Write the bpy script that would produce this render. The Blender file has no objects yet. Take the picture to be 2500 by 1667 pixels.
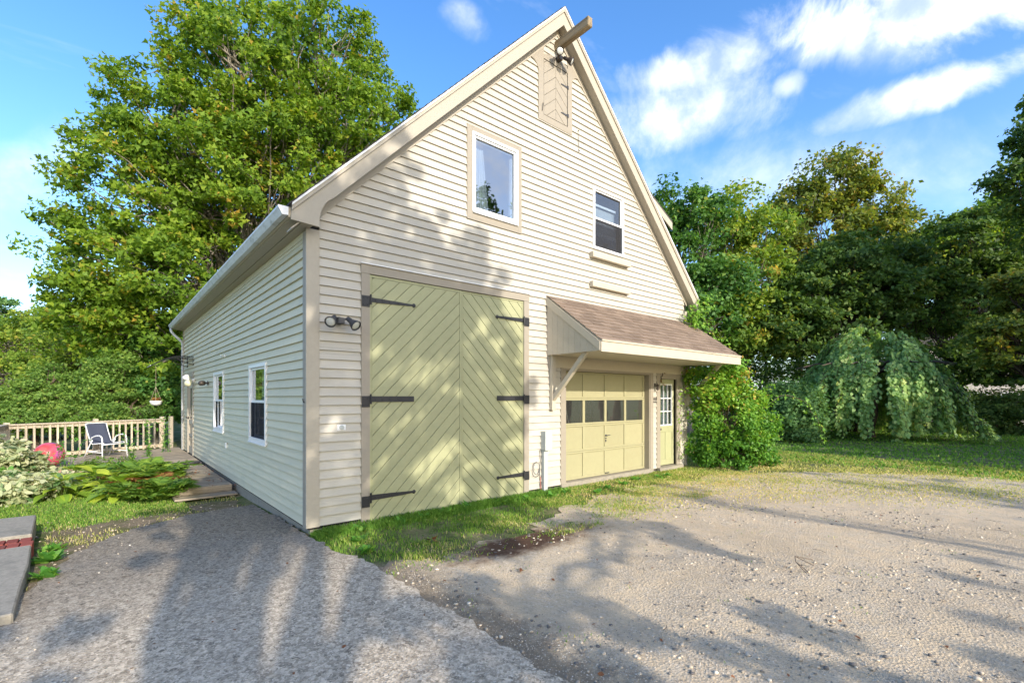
import bpy, math, random
import numpy as np
from mathutils import Vector, Matrix
R_ = math.radians
random.seed(7)
rng = np.random.default_rng(11)
sc = bpy.context.scene
COL = sc.collection

# ------------------------------------------------------------------ camera
CX, CY, CH = -2.0385, -6.4670, 1.67
YAW = 0.706148
cam = bpy.data.cameras.new('camera')
cam.sensor_width = 36.0
cam.lens = 1170.675 / 2500 * 36.0
cam.shift_y = (969.617 - 833.5) / 2500
cam.clip_start = 0.05
cam.clip_end = 2000
camo = bpy.data.objects.new('camera', cam)
camo.location = (CX, CY, CH)
camo.rotation_euler = (R_(90), 0, -YAW)
COL.objects.link(camo)
sc.camera = camo

# ------------------------------------------------------------------ light
SUN_EL, SUN_AZ = R_(24.0), R_(3.6)          # light travels towards +Y, turned 3.6 deg to +X
sdir = Vector((math.sin(SUN_AZ) * math.cos(SUN_EL), math.cos(SUN_AZ) * math.cos(SUN_EL), -math.sin(SUN_EL)))
sun = bpy.data.lights.new('sun', 'SUN')
sun.energy = 3.0
sun.angle = R_(0.45)
sun.color = (1.0, 0.92, 0.79)
suno = bpy.data.objects.new('sun', sun)
suno.rotation_euler = sdir.to_track_quat('-Z', 'Y').to_euler()
suno.location = (-5, -20, 20)
COL.objects.link(suno)

world = bpy.data.worlds.new("World")
sc.world = world
world.use_nodes = True
wt = world.node_tree
for n in list(wt.nodes): wt.nodes.remove(n)
def wn(t, **k):
    n = wt.nodes.new(t)
    for a, b in k.items(): setattr(n, a, b)
    return n
wl = wt.links.new
sky = wn('ShaderNodeTexSky'); sky.sky_type = 'NISHITA'; sky.sun_disc = False
sky.sun_elevation = SUN_EL
sky.sun_rotation = math.atan2(-sdir.x, -sdir.y)
sky.altitude = 100; sky.air_density = 1.0; sky.dust_density = 1.6; sky.ozone_density = 1.8
hs = wn('ShaderNodeHueSaturation'); hs.inputs['Saturation'].default_value = 1.30; hs.inputs['Value'].default_value = 1.0
hs.inputs['Hue'].default_value = 0.508
tint = wn('ShaderNodeMixRGB', blend_type='MULTIPLY'); tint.inputs[0].default_value = 1; tint.inputs[2].default_value = (1.44, 1.46, 1.43, 1)
wl(sky.outputs[0], tint.inputs[1]); wl(tint.outputs[0], hs.inputs['Color'])
tc = wn('ShaderNodeTexCoord')
nrm = wn('ShaderNodeVectorMath', operation='NORMALIZE'); wl(tc.outputs['Generated'], nrm.inputs[0])
sep = wn('ShaderNodeSeparateXYZ'); wl(nrm.outputs[0], sep.inputs[0])
def M(op, a, b=None, c=None):
    n = wn('ShaderNodeMath', operation=op)
    for i, x in enumerate((a, b, c)):
        if x is None: continue
        if isinstance(x, (int, float)): n.inputs[i].default_value = x
        else: wl(x, n.inputs[i])
    return n.outputs[0]
# noise over the cloud layer (a plane overhead), stretched a little
den = M('ADD', M('MAXIMUM', sep.outputs[2], 0.0), 0.22)
px_, py_ = M('DIVIDE', sep.outputs[0], den), M('DIVIDE', sep.outputs[1], den)
cv = wn('ShaderNodeCombineXYZ'); wl(px_, cv.inputs[0]); wl(py_, cv.inputs[1])
def wnoise(scale, detail, rough, dist, off=0.0):
    n = wn('ShaderNodeTexNoise'); n.inputs['Scale'].default_value = scale; n.inputs['Detail'].default_value = detail
    n.inputs['Roughness'].default_value = rough; n.inputs['Distortion'].default_value = dist
    m = wn('ShaderNodeMapping'); m.inputs['Location'].default_value = (off, off * .7, off); m.inputs['Rotation'].default_value = (0, 0, .5); m.inputs['Scale'].default_value = (1.0, 1.8, 1)
    wl(cv.outputs[0], m.inputs[0]); wl(m.outputs[0], n.inputs['Vector'])
    return n.outputs[0]
n1 = wnoise(2.6, 9, .58, .6, 3.1); n2 = wnoise(1.1, 6, .6, 1.4, 9.7)
fine = wn('ShaderNodeTexNoise'); fine.inputs['Scale'].default_value = 6; fine.inputs['Detail'].default_value = 9; fine.inputs['Roughness'].default_value = .62; fine.inputs['Distortion'].default_value = .5
wl(nrm.outputs[0], fine.inputs['Vector'])
fine2 = wn('ShaderNodeTexNoise'); fine2.inputs['Scale'].default_value = 3.2; fine2.inputs['Detail'].default_value = 5
wl(nrm.outputs[0], fine2.inputs['Vector'])
F_ = Vector((math.sin(YAW), math.cos(YAW), 0)); RT = Vector((math.cos(YAW), -math.sin(YAW), 0))
def skydir(px, py): return (F_ + RT * ((px - 1250) / 1170.7) + Vector((0, 0, (969.6 - py) / 1170.7))).normalized()
def blob(px, py, hw, hh, tilt, soft):
    """an elliptical cloud bank round a fixed compass direction; returns 1 inside fading to 0"""
    d = skydir(px, py); e = skydir(px + 10 * math.cos(tilt), py - 10 * math.sin(tilt)); u = (e - d).normalized()
    w = d.cross(u).normalized()
    def dot(a):
        n = wn('ShaderNodeVectorMath', operation='DOT_PRODUCT'); wl(nrm.outputs[0], n.inputs[0]); n.inputs[1].default_value = a; return n.outputs['Value']
    k = (skydir(px, py) - skydir(px + 10, py)).length / 10
    a = M('DIVIDE', dot(u), hw * k); b = M('DIVIDE', dot(w), hh * k)
    r = M('SQRT', M('ADD', M('MULTIPLY', a, a), M('MULTIPLY', b, b)))
    r = M('ADD', r, M('MULTIPLY', M('SUBTRACT', fine.outputs[0], .5), 4.6)); r = M('ADD', r, M('MULTIPLY', M('SUBTRACT', fine2.outputs[0], .5), 2.2))
    front = M('GREATER_THAN', dot(d), 0.0)
    mr = wn('ShaderNodeMapRange'); mr.interpolation_type = 'SMOOTHSTEP'
    wl(r, mr.inputs[0]); mr.inputs[1].default_value = 1.0 + soft; mr.inputs[2].default_value = 1.0 - soft * 1.3
    mr.inputs[3].default_value = 0; mr.inputs[4].default_value = 1
    return M('MULTIPLY', mr.outputs[0], front)
mask = None
for (x, y, hw, hh, t, s, amt) in ((2270, -5, 240, 85, .28, .55, 1.0), (2110, 95, 130, 48, .1, .8, .6), (2250, 232, 165, 34, .28, .7, .9), (1690, 180, 110, 34, .2, .7, .7),
                           (1650, 290, 150, 62, .3, .85, .75), (1915, 210, 30, 22, .3, .8, .5), (1130, 35, 34, 22, -.6, 1.0, .6), (1800, 440, 480, 60, .05, 1.0, .42),
                           (60, 400, 240, 60, .3, 1.0, .42)):
    m = M('MULTIPLY', blob(x, y, hw, hh, t, s), amt)
    mask = m if mask is None else M('MAXIMUM', mask, m)
def rng01(x, a, b):
    mr = wn('ShaderNodeMapRange'); wl(x, mr.inputs[0]); mr.inputs[1].default_value = a; mr.inputs[2].default_value = b; mr.interpolation_type = 'SMOOTHSTEP'; return mr.outputs[0]
dr_ = wn('ShaderNodeVectorMath', operation='DOT_PRODUCT'); wl(nrm.outputs[0], dr_.inputs[0]); dr_.inputs[1].default_value = (RT * .75 - F_ * .66).normalized()
more = rng01(dr_.outputs['Value'], -.1, .7)                # extra cloud added mostly out of view, right and behind, to whiten the skylight
thr = M('SUBTRACT', .62, M('MULTIPLY', more, .20))
wisp = M('MULTIPLY', M('MINIMUM', M('MAXIMUM', M('MULTIPLY', M('SUBTRACT', n2, thr), 5.5), 0.0), 1.0), M('ADD', .30, M('MULTIPLY', more, .50)))
mask = M('MAXIMUM', mask, wisp)
brk = wn('ShaderNodeTexNoise'); brk.inputs['Scale'].default_value = 11; brk.inputs['Detail'].default_value = 10; brk.inputs['Roughness'].default_value = .58; wl(nrm.outputs[0], brk.inputs['Vector'])
mask = M('MULTIPLY', mask, M('ADD', .42, M('MULTIPLY', rng01(brk.outputs[0], .30, .64), .55)))
shd = rng01(brk.outputs[0], .36, .62)
ccol = wn('ShaderNodeMixRGB'); wl(shd, ccol.inputs[0]); ccol.inputs[1].default_value = (4.6, 4.9, 5.6, 1); ccol.inputs[2].default_value = (6.2, 6.25, 6.4, 1)
hz = M('MULTIPLY', M('POWER', M('SUBTRACT', 1.0, M('MAXIMUM', M('MINIMUM', sep.outputs[2], 1.0), 0.0)), 7.0), .42)   # pale air low over the horizon
mixh = wn('ShaderNodeMixRGB'); wl(hz, mixh.inputs[0]); wl(hs.outputs[0], mixh.inputs[1]); mixh.inputs[2].default_value = (4.6, 5.6, 7.0, 1)
mixc = wn('ShaderNodeMixRGB'); wl(mask, mixc.inputs[0]); wl(mixh.outputs[0], mixc.inputs[1]); wl(ccol.outputs[0], mixc.inputs[2])
bg = wn('ShaderNodeBackground'); bg.inputs['Strength'].default_value = 0.15
wl(mixc.outputs[0], bg.inputs['Color'])
wo = wn('ShaderNodeOutputWorld'); wl(bg.outputs[0], wo.inputs['Surface'])

sc.view_settings.view_transform = 'Standard'
sc.view_settings.look = 'None'
sc.view_settings.gamma = 1
sc.view_settings.exposure = 0.88
sc.view_settings.use_curve_mapping = False
sc.render.engine = 'CYCLES'
sc.cycles.use_denoising = True
try: sc.cycles.denoiser = 'OPENIMAGEDENOISE'
except Exception: pass
sc.cycles.max_bounces = 8; sc.cycles.diffuse_bounces = 4; sc.cycles.transparent_max_bounces = 12
sc.cycles.caustics_reflective = False; sc.cycles.caustics_refractive = False
sc.cycles.sample_clamp_indirect = 6

# ------------------------------------------------------------------ materials
MATS = {}
def nmat(name):
    m = bpy.data.materials.new(name); m.use_nodes = True
    return m, m.node_tree, m.node_tree.nodes['Principled BSDF'], m.node_tree.nodes['Material Output']
def lk(t, a, b): t.links.new(a, b)
def noise_node(t, scale, detail=5, rough=.6, vec=None, sc3=None, dist=0):
    n = t.nodes.new('ShaderNodeTexNoise'); n.inputs['Scale'].default_value = scale; n.inputs['Detail'].default_value = detail
    n.inputs['Roughness'].default_value = rough; n.inputs['Distortion'].default_value = dist
    if vec is None:
        g = t.nodes.new('ShaderNodeNewGeometry'); vec = g.outputs['Position']
    if sc3:
        m = t.nodes.new('ShaderNodeMapping'); m.inputs['Scale'].default_value = sc3; lk(t, vec, m.inputs[0]); vec = m.outputs[0]
    lk(t, vec, n.inputs['Vector'])
    return n.outputs[0]
def ramp(t, fac, stops):
    r = t.nodes.new('ShaderNodeValToRGB'); e = r.color_ramp.elements
    while len(e) < len(stops): e.new(.5)
    for i, (p, c) in enumerate(stops):
        e[i].position = p; e[i].color = (*c, 1) if len(c) == 3 else c
    lk(t, fac, r.inputs[0]); return r.outputs[0]
def mix(t, f, a, b, mode='MIX'):
    n = t.nodes.new('ShaderNodeMixRGB'); n.blend_type = mode
    for i, x in ((0, f), (1, a), (2, b)):
        if isinstance(x, (int, float)): n.inputs[i].default_value = x
        elif isinstance(x, tuple): n.inputs[i].default_value = (*x, 1)
        else: lk(t, x, n.inputs[i])
    return n.outputs[0]
def bump(t, b, h, strength, dist):
    n = t.nodes.new('ShaderNodeBump'); n.inputs['Strength'].default_value = strength; n.inputs['Distance'].default_value = dist
    lk(t, h, n.inputs['Height']); lk(t, n.outputs[0], b.inputs['Normal']); return n
def sh(c, k): return tuple(min(1, x * k) for x in c)

def paint(name, c, var=.08, rough=.55, grain=(60, 60, 60), bstr=.25, stain=None, stain_amt=.25, stain_scale=1.5, objvar=.08, spec=.3):
    m, t, b, o = nmat(name)
    n = noise_node(t, 1.0, 6, .65, sc3=grain)
    col = ramp(t, n, [(.25, sh(c, 1 - var)), (.75, sh(c, 1 + var * .6))])
    if objvar:
        oi = t.nodes.new('ShaderNodeObjectInfo')
        col = mix(t, 1.0, col, ramp(t, oi.outputs['Random'], [(0, (1 - objvar,) * 3), (1, (1 + objvar * .3,) * 3)]), 'MULTIPLY')
    if stain:
        s = noise_node(t, stain_scale, 7, .7, sc3=(1, 1, 2.2))
        f = ramp(t, s, [(.52, (0, 0, 0)), (.75, (stain_amt,) * 3)])
        col = mix(t, f, col, stain)
    lk(t, col, b.inputs['Base Color']); b.inputs['Roughness'].default_value = rough
    b.inputs['Specular IOR Level'].default_value = spec
    bump(t, b, n, bstr, .004)
    MATS[name] = m; return m
CREAM = (.50, .465, .40)
paint('siding', CREAM, .05, .6, (3, 3, 90), .22, (.34, .31, .25), .5, 2.1, .09)
paint('siding_shaded', (.66, .60, .43), .05, .6, (3, 3, 90), .22, (.40, .41, .31), .38, 1.3, .09)  # copy of the siding for the shaded wall, colour lifted and yellowed against its shade
paint('trim', (.325, .285, .23), .06, .6, (20, 20, 20), .2, (.30, .27, .22), .3, 1.3, .03)
paint('rake_paint', (.42, .375, .305), .06, .6, (20, 20, 20), .2, (.36, .32, .26), .3, 1.0, .03)
paint('canopy_paint', (.52, .46, .36), .05, .6, (20, 20, 20), .2, (.4, .33, .24), .3, 1.4, .03)
paint('door_green', (.37, .37, .215), .06, .55, (14, 14, 14), .22, (.27, .28, .15), .5, 2.6, .07)
paint('garage_green', (.36, .335, .20), .05, .55, (14, 14, 14), .2, (.33, .29, .17), .45, 2.6, .05)
paint('white_vinyl', (.82, .82, .82), .03, .35, (20, 20, 20), .05, None, 0, 1, 0, .5)
paint('white_metal', (.80, .80, .80), .04, .35, (30, 30, 30), .1, (.45, .42, .38), .2, 3, 0, .5)
paint('gutter_metal', (.66, .68, .70), .15, .45, (2.5, 2.5, 18), .1, (.16, .16, .14), .75, 5.0, 0, .5)
paint('black_iron', (.018, .018, .022), .3, .5, (80, 80, 80), .5, None, 0, 1, 0, .5)
paint('concrete', (.33, .295, .24), .25, .9, (25, 25, 25), .6, (.14, .14, .12), .6, 2.5, .03, .2)
paint('concrete_step', (.33, .295, .24), .3, .9, (30, 30, 30), .9, (.10, .10, .085), .7, 3.0, .03, .2)
paint('brick_red', (.30, .075, .055), .25, .9, (40, 40, 40), .8, (.20, .12, .1), .5, 5.0, .25, .2)
paint('grey_box', (.46, .48, .46), .04, .5, (10, 10, 10), .05, None, 0, 1, 0, .4)
paint('dark_metal', (.05, .05, .055), .2, .5, (50, 50, 50), .2, None, 0, 1, 0, .5)
paint('bronze', (.06, .045, .035), .2, .5, (50, 50, 50), .2, None, 0, 1, 0, .5)
paint('reflector', (.62, .62, .58), .2, .2, (12, 12, 12), .1, None, 0, 1, 0, .8)
paint('bulb_white', (.82, .82, .80), .04, .3, (20, 20, 20), 0, None, 0, 1, 0, .5)
paint('bulb_cream', (.68, .66, .45), .06, .3, (20, 20, 20), 0, None, 0, 1, 0, .5)
paint('sling', (.065, .075, .115), .2, .8, (200, 200, 200), .3, None, 0, 1, 0, .2)
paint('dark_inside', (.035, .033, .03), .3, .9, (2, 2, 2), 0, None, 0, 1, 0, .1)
paint('curtain', (.55, .56, .55), .15, .9, (30, 30, .5), .2, None, 0, 1, 0, .1)
paint('blind', (.42, .43, .42), .1, .8, (30, 30, 3), .2, None, 0, 1, 0, .1)
paint('wire', (.10, .10, .11), .2, .6, (30, 30, 30), 0, None, 0, 1, 0, .3)
paint('red_wire', (.45, .05, .03), .2, .6, (30, 30, 30), 0, None, 0, 1, 0, .3)
paint('rope', (.42, .36, .25), .2, .9, (90, 90, 90), .4, None, 0, 1, 0, .1)
paint('soil', (.07, .05, .035), .3, .95, (30, 30, 30), .8, None, 0, 1, 0, .1)
paint('far_siding', (.72, .66, .60), .05, .7, (1, 1, 30), .1, None, 0, 1, 0, .2)
paint('far_roof', (.10, .095, .09), .2, .9, (10, 10, 10), .3, None, 0, 1, 0, .2)
paint('dead_leaf', (.24, .10, .045), .4, .8, (9, 9, 9), .3, None, 0, 1, 0, .2)
paint('twig', (.13, .10, .075), .3, .9, (60, 60, 60), .3, None, 0, 1, 0, .2)

def wood(name, c, c2, along='y', rough=.85):
    m, t, b, o = nmat(name)
    s = {'x': (1.2, 28, 28), 'y': (28, 1.2, 28), 'z': (28, 28, 1.2)}[along]
    n = noise_node(t, 1.0, 8, .7, sc3=s, dist=.4)
    col = ramp(t, n, [(.28, c2), (.5, c), (.72, sh(c, 1.35))])
    oi = t.nodes.new('ShaderNodeObjectInfo')
    col = mix(t, 1.0, col, ramp(t, oi.outputs['Random'], [(0, (.72, .72, .72)), (1, (1.12, 1.08, 1.02))]), 'MULTIPLY')
    k = noise_node(t, 3.0, 6, .6)
    col = mix(t, ramp(t, k, [(.5, (0, 0, 0)), (.8, (.5, .5, .5))]), col, sh(c2, .8))
    lk(t, col, b.inputs['Base Color']); b.inputs['Roughness'].default_value = rough; b.inputs['Specular IOR Level'].default_value = .2
    bump(t, b, n, .6, .006); MATS[name] = m; return m
wood('deck_wood', (.36, .31, .245), (.15, .125, .095), 'x')
wood('rail_wood', (.60, .52, .41), (.34, .28, .21), 'z')
wood('beam_wood', (.33, .26, .17), (.10, .08, .055), 'y')

def shingle_mat(name, c):
    m, t, b, o = nmat(name)
    n = noise_node(t, 260, 3, .7); w = noise_node(t, 3.5, 6, .65)
    col = ramp(t, n, [(.3, sh(c, .55)), (.5, c), (.72, sh(c, 1.6))])
    oi = t.nodes.new('ShaderNodeObjectInfo')
    col = mix(t, 1.0, col, ramp(t, oi.outputs['Random'], [(0, (.80, .78, .76)), (1, (1.15, 1.13, 1.10))]), 'MULTIPLY')
    col = mix(t, ramp(t, w, [(.6, (0, 0, 0)), (.8, (.35, .35, .35))]), col, (.12, .11, .10))
    lk(t, col, b.inputs['Base Color']); b.inputs['Roughness'].default_value = .95; b.inputs['Specular IOR Level'].default_value = .1
    bump(t, b, n, .5, .003); MATS[name] = m
shingle_mat('shingle_brown', (.225, .172, .135))
shingle_mat('shingle_dark', (.085, .08, .078))

def glass(name, tint=(.8, .85, .9), refl=.16, dirt=0.0):
    m, t, b, o = nmat(name); t.nodes.remove(b)
    tr = t.nodes.new('ShaderNodeBsdfTransparent'); tr.inputs[0].default_value = (*tint, 1)
    gl = t.nodes.new('ShaderNodeBsdfGlossy'); gl.inputs['Roughness'].default_value = .015; gl.inputs['Color'].default_value = (.95, .97, 1, 1)
    fr = t.nodes.new('ShaderNodeFresnel'); fr.inputs['IOR'].default_value = 1.5
    a = t.nodes.new('ShaderNodeMath'); a.operation = 'ADD'; lk(t, fr.outputs[0], a.inputs[0]); a.inputs[1].default_value = refl
    gb = t.nodes.new('ShaderNodeNewGeometry'); iv = t.nodes.new('ShaderNodeMath'); iv.operation = 'SUBTRACT'; iv.inputs[0].default_value = 1; lk(t, gb.outputs['Backfacing'], iv.inputs[1])
    a2 = t.nodes.new('ShaderNodeMath'); a2.operation = 'MULTIPLY'; lk(t, a.outputs[0], a2.inputs[0]); lk(t, iv.outputs[0], a2.inputs[1]); a = a2      # no mirror on the pane's far face
    n = noise_node(t, 1.6, 2, .5)
    bp = t.nodes.new('ShaderNodeBump'); bp.inputs['Strength'].default_value = .10; bp.inputs['Distance'].default_value = .02; lk(t, n, bp.inputs['Height']); lk(t, bp.outputs[0], gl.inputs['Normal'])
    mx = t.nodes.new('ShaderNodeMixShader'); lk(t, a.outputs[0], mx.inputs[0]); lk(t, tr.outputs[0], mx.inputs[1]); lk(t, gl.outputs[0], mx.inputs[2])
    out = mx.outputs[0]
    if dirt:
        df = t.nodes.new('ShaderNodeBsdfDiffuse'); df.inputs[0].default_value = (.36, .34, .30, 1)
        dn = noise_node(t, 14, 9, .8)
        f = ramp(t, dn, [(.35, (dirt * .3,) * 3), (.75, (dirt,) * 3)])
        m2 = t.nodes.new('ShaderNodeMixShader'); lk(t, f, m2.inputs[0]); lk(t, out, m2.inputs[1]); lk(t, df.outputs[0], m2.inputs[2]); out = m2.outputs[0]
    lk(t, out, o.inputs[0]); MATS[name] = m
glass('window_glass', refl=.30)
glass('loft_glass', refl=.10, dirt=.05)
glass('dirty_glass', refl=.22, dirt=.10)
glass('door_glass', refl=.06, dirt=.3)
glass('clear_plastic', (.9, .9, .88), .10, .15)

def leafmat(name, stops, trans=.42, rough=.55, tcol=1.7, gain=1.7):
    """stops: colours ramped by each leaf's own random value"""
    m, t, b, o = nmat(name)
    at = t.nodes.new('ShaderNodeAttribute'); at.attribute_name = 'tone'
    col = ramp(t, at.outputs['Fac'], [(p, sh(c, gain)) for p, c in stops])
    lk(t, col, b.inputs['Base Color']); b.inputs['Roughness'].default_value = rough; b.inputs['Specular IOR Level'].default_value = .25
    tl = t.nodes.new('ShaderNodeBsdfTranslucent')
    lk(t, mix(t, 1.0, col, (tcol, tcol * .95, tcol * .45), 'MULTIPLY'), tl.inputs[0])
    mx = t.nodes.new('ShaderNodeMixShader'); mx.inputs[0].default_value = trans
    lk(t, b.outputs[0], mx.inputs[1]); lk(t, tl.outputs[0], mx.inputs[2]); lk(t, mx.outputs[0], o.inputs[0])
    MATS[name] = m
leafmat('leaf_maple', [(0, (.045, .090, .012)), (.45, (.095, .158, .015)), (.85, (.160, .215, .022)), (.97, (.23, .215, .03)), (1, (.26, .13, .03))])
leafmat('leaf_yellow', [(0, (.06, .115, .02)), (.5, (.12, .18, .025)), (.88, (.20, .23, .035)), (1, (.28, .19, .04))])
leafmat('leaf_dark', [(0, (.028, .055, .014)), (.5, (.055, .10, .022)), (.9, (.09, .14, .03)), (1, (.15, .16, .03))], .36)
leafmat('leaf_olive', [(0, (.05, .08, .02)), (.5, (.10, .13, .022)), (.85, (.16, .16, .03)), (1, (.24, .14, .03))])
leafmat('leaf_mid', [(0, (.03, .08, .02)), (.5, (.055, .125, .025)), (.9, (.10, .18, .035)), (1, (.2, .2, .04))], .36)
leafmat('leaf_hemlock', [(0, (.05, .10, .02)), (.6, (.105, .175, .035)), (1, (.18, .23, .05))], .38)
leafmat('leaf_weeping', [(0, (.06, .11, .035)), (.5, (.115, .175, .055)), (.9, (.19, .25, .085)), (1, (.26, .28, .10))], .36, .45, gain=2.5)
leafmat('leaf_conifer', [(0, (.035, .085, .025)), (.6, (.075, .145, .045)), (1, (.13, .20, .06))], .3)
leafmat('leaf_vine', [(0, (.035, .10, .015)), (.45, (.08, .175, .022)), (.85, (.15, .25, .03)), (.97, (.26, .26, .04)), (1, (.3, .12, .05))], .38, .45)
leafmat('leaf_variegated', [(0, (.10, .19, .07)), (.35, (.34, .38, .20)), (.8, (.50, .50, .32)), (.93, (.58, .56, .40)), (1, (.30, .12, .08))], .25, gain=1.05)
leafmat('leaf_hosta', [(0, (.13, .22, .03)), (.5, (.22, .32, .035)), (1, (.34, .40, .05))], .4, .4, gain=1.35)
leafmat('leaf_fern', [(0, (.05, .11, .02)), (.6, (.12, .20, .03)), (1, (.20, .26, .04))], .38)
leafmat('leaf_russet', [(0, (.10, .035, .02)), (.5, (.20, .07, .03)), (1, (.22, .17, .04))], .3)
leafmat('leaf_weed', [(0, (.04, .12, .02)), (.6, (.08, .20, .03)), (1, (.16, .27, .05))], .35)
leafmat('grass_blade', [(0, (.05, .12, .018)), (.45, (.10, .19, .028)), (.75, (.19, .25, .045)), (.9, (.32, .29, .11)), (1, (.42, .34, .19))], .35, .6)
leafmat('grass_dry', [(0, (.12, .17, .03)), (.35, (.23, .25, .06)), (.7, (.36, .31, .14)), (1, (.46, .37, .22))], .35, .6)
leafmat('straw', [(0, (.30, .25, .10)), (1, (.45, .38, .18))], .3, .6)

def bark(name, c):
    m, t, b, o = nmat(name)
    n = noise_node(t, 1.0, 8, .7, sc3=(14, 14, 3))
    col = ramp(t, n, [(.3, sh(c, .45)), (.55, c), (.75, sh(c, 1.4))])
    lk(t, col, b.inputs['Base Color']); b.inputs['Roughness'].default_value = .9; b.inputs['Specular IOR Level'].default_value = .15
    bump(t, b, n, .8, .02); MATS[name] = m
bark('bark_grey', (.26, .23, .19)); bark('bark_dark', (.07, .055, .042)); bark('bark_brown', (.15, .11, .08))

def ground_mat():
    m, t, b, o = nmat('ground_soil')
    big = noise_node(t, .22, 6, .6); med = noise_node(t, 2.2, 8, .65); fin = noise_node(t, 38, 6, .7)
    g = t.nodes.new('ShaderNodeNewGeometry'); s = t.nodes.new('ShaderNodeSeparateXYZ'); lk(t, g.outputs['Position'], s.inputs[0])
    green = ramp(t, fin, [(.3, (.045, .085, .02)), (.7, (.13, .17, .045))])
    dry = ramp(t, fin, [(.3, (.19, .15, .08)), (.7, (.40, .33, .21))])
    col = mix(t, ramp(t, med, [(.42, (0, 0, 0)), (.62, (.75, .75, .75))]), green, dry)
    # the worn strip that borders the gravel yard
    def mm(op, a, b_):
        n = t.nodes.new('ShaderNodeMath'); n.operation = op
        for i, x in enumerate((a, b_)):
            if isinstance(x, (int, float)): n.inputs[i].default_value = x
            else: lk(t, x, n.inputs[i])
        return n.outputs[0]
    lk(t, col, b.inputs['Base Color']); b.inputs['Roughness'].default_value = .95; b.inputs['Specular IOR Level'].default_value = .1
    bump(t, b, fin, .8, .03); MATS['ground_soil'] = m
ground_mat()
def gravel_mat():
    m, t, b, o = nmat('sandy_gravel')
    big = noise_node(t, .6, 7, .6, dist=.5); med = noise_node(t, 5, 8, .7); fin = noise_node(t, 90, 6, .75); v = t.nodes.new('ShaderNodeTexVoronoi'); v.inputs['Scale'].default_value = 48
    g = t.nodes.new('ShaderNodeNewGeometry'); lk(t, g.outputs['Position'], v.inputs['Vector'])
    sand = ramp(t, fin, [(.28, (.46, .33, .205)), (.5, (.70, .54, .35)), (.72, (.82, .66, .46))])
    chips = ramp(t, v.outputs['Color'], [(0, (.22, .19, .16)), (.5, (.50, .43, .34)), (1, (.74, .67, .56))])
    col = mix(t, ramp(t, med, [(.40, (.1, .1, .1)), (.62, (.62, .62, .62))]), sand, chips)
    col = mix(t, ramp(t, big, [(.48, (0, 0, 0)), (.68, (.5, .5, .5))]), col, (.40, .31, .21))
    mpt = t.nodes.new('ShaderNodeMapping'); mpt.inputs['Rotation'].default_value = (0, 0, .5); mpt.inputs['Scale'].default_value = (.35, 2.2, 1)
    tr2 = t.nodes.new('ShaderNodeTexNoise'); tr2.inputs['Scale'].default_value = 1.1; tr2.inputs['Detail'].default_value = 6; gg = t.nodes.new('ShaderNodeNewGeometry'); lk(t, gg.outputs['Position'], mpt.inputs[0]); lk(t, mpt.outputs[0], tr2.inputs['Vector'])
    col = mix(t, ramp(t, tr2.outputs[0], [(.5, (0, 0, 0)), (.68, (.35, .35, .35))]), col, (.46, .38, .28))
    # dark brown damp soil patch beside the grass strip
    mp = t.nodes.new('ShaderNodeMapping'); mp.vector_type = 'POINT'; mp.inputs['Location'].default_value = (-1.9 / 1.35, 2.12 / .42, 0); mp.inputs['Scale'].default_value = (1 / 1.35, 1 / .42, 1)
    lk(t, g.outputs['Position'], mp.inputs[0])
    ln = t.nodes.new('ShaderNodeVectorMath'); ln.operation = 'LENGTH'; lk(t, mp.outputs[0], ln.inputs[0])
    ad = t.nodes.new('ShaderNodeMath'); ad.operation = 'ADD'; lk(t, ln.outputs['Value'], ad.inputs[0])
    mu = t.nodes.new('ShaderNodeMath'); mu.operation = 'MULTIPLY'; lk(t, med, mu.inputs[0]); mu.inputs[1].default_value = 1.5; lk(t, mu.outputs[0], ad.inputs[1])
    pf = ramp(t, ad.outputs[0], [(0, (.85, .85, .85)), (1, (0, 0, 0))])
    mr = t.nodes.new('ShaderNodeMapRange'); mr.interpolation_type = 'SMOOTHSTEP'; lk(t, ad.outputs[0], mr.inputs[0]); mr.inputs[1].default_value = 2.0; mr.inputs[2].default_value = 1.1
    col = mix(t, mr.outputs[0], col, (.115, .065, .042))
    sx = t.nodes.new('ShaderNodeSeparateXYZ'); lk(t, g.outputs['Position'], sx.inputs[0])
    ed = t.nodes.new('ShaderNodeMath'); ed.operation = 'ADD'; lk(t, sx.outputs[0], ed.inputs[0]); ml = t.nodes.new('ShaderNodeMath'); ml.operation = 'MULTIPLY'; lk(t, med, ml.inputs[0]); ml.inputs[1].default_value = -1.1; lk(t, ml.outputs[0], ed.inputs[1])
    er = t.nodes.new('ShaderNodeMapRange'); er.interpolation_type = 'SMOOTHSTEP'; lk(t, ed.outputs[0], er.inputs[0]); er.inputs[1].default_value = .15; er.inputs[2].default_value = -.35; er.inputs[4].default_value = .75
    col = mix(t, er.outputs[0], col, (.19, .145, .095))       # dark debris washed up against the paving
    lk(t, col, b.inputs['Base Color']); b.inputs['Roughness'].default_value = .95; b.inputs['Specular IOR Level'].default_value = .12
    h = mix(t, .45, mix(t, .5, fin, v.outputs['Distance']), med)
    bump(t, b, h, 1.0, .035); MATS['sandy_gravel'] = m
gravel_mat()
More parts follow.
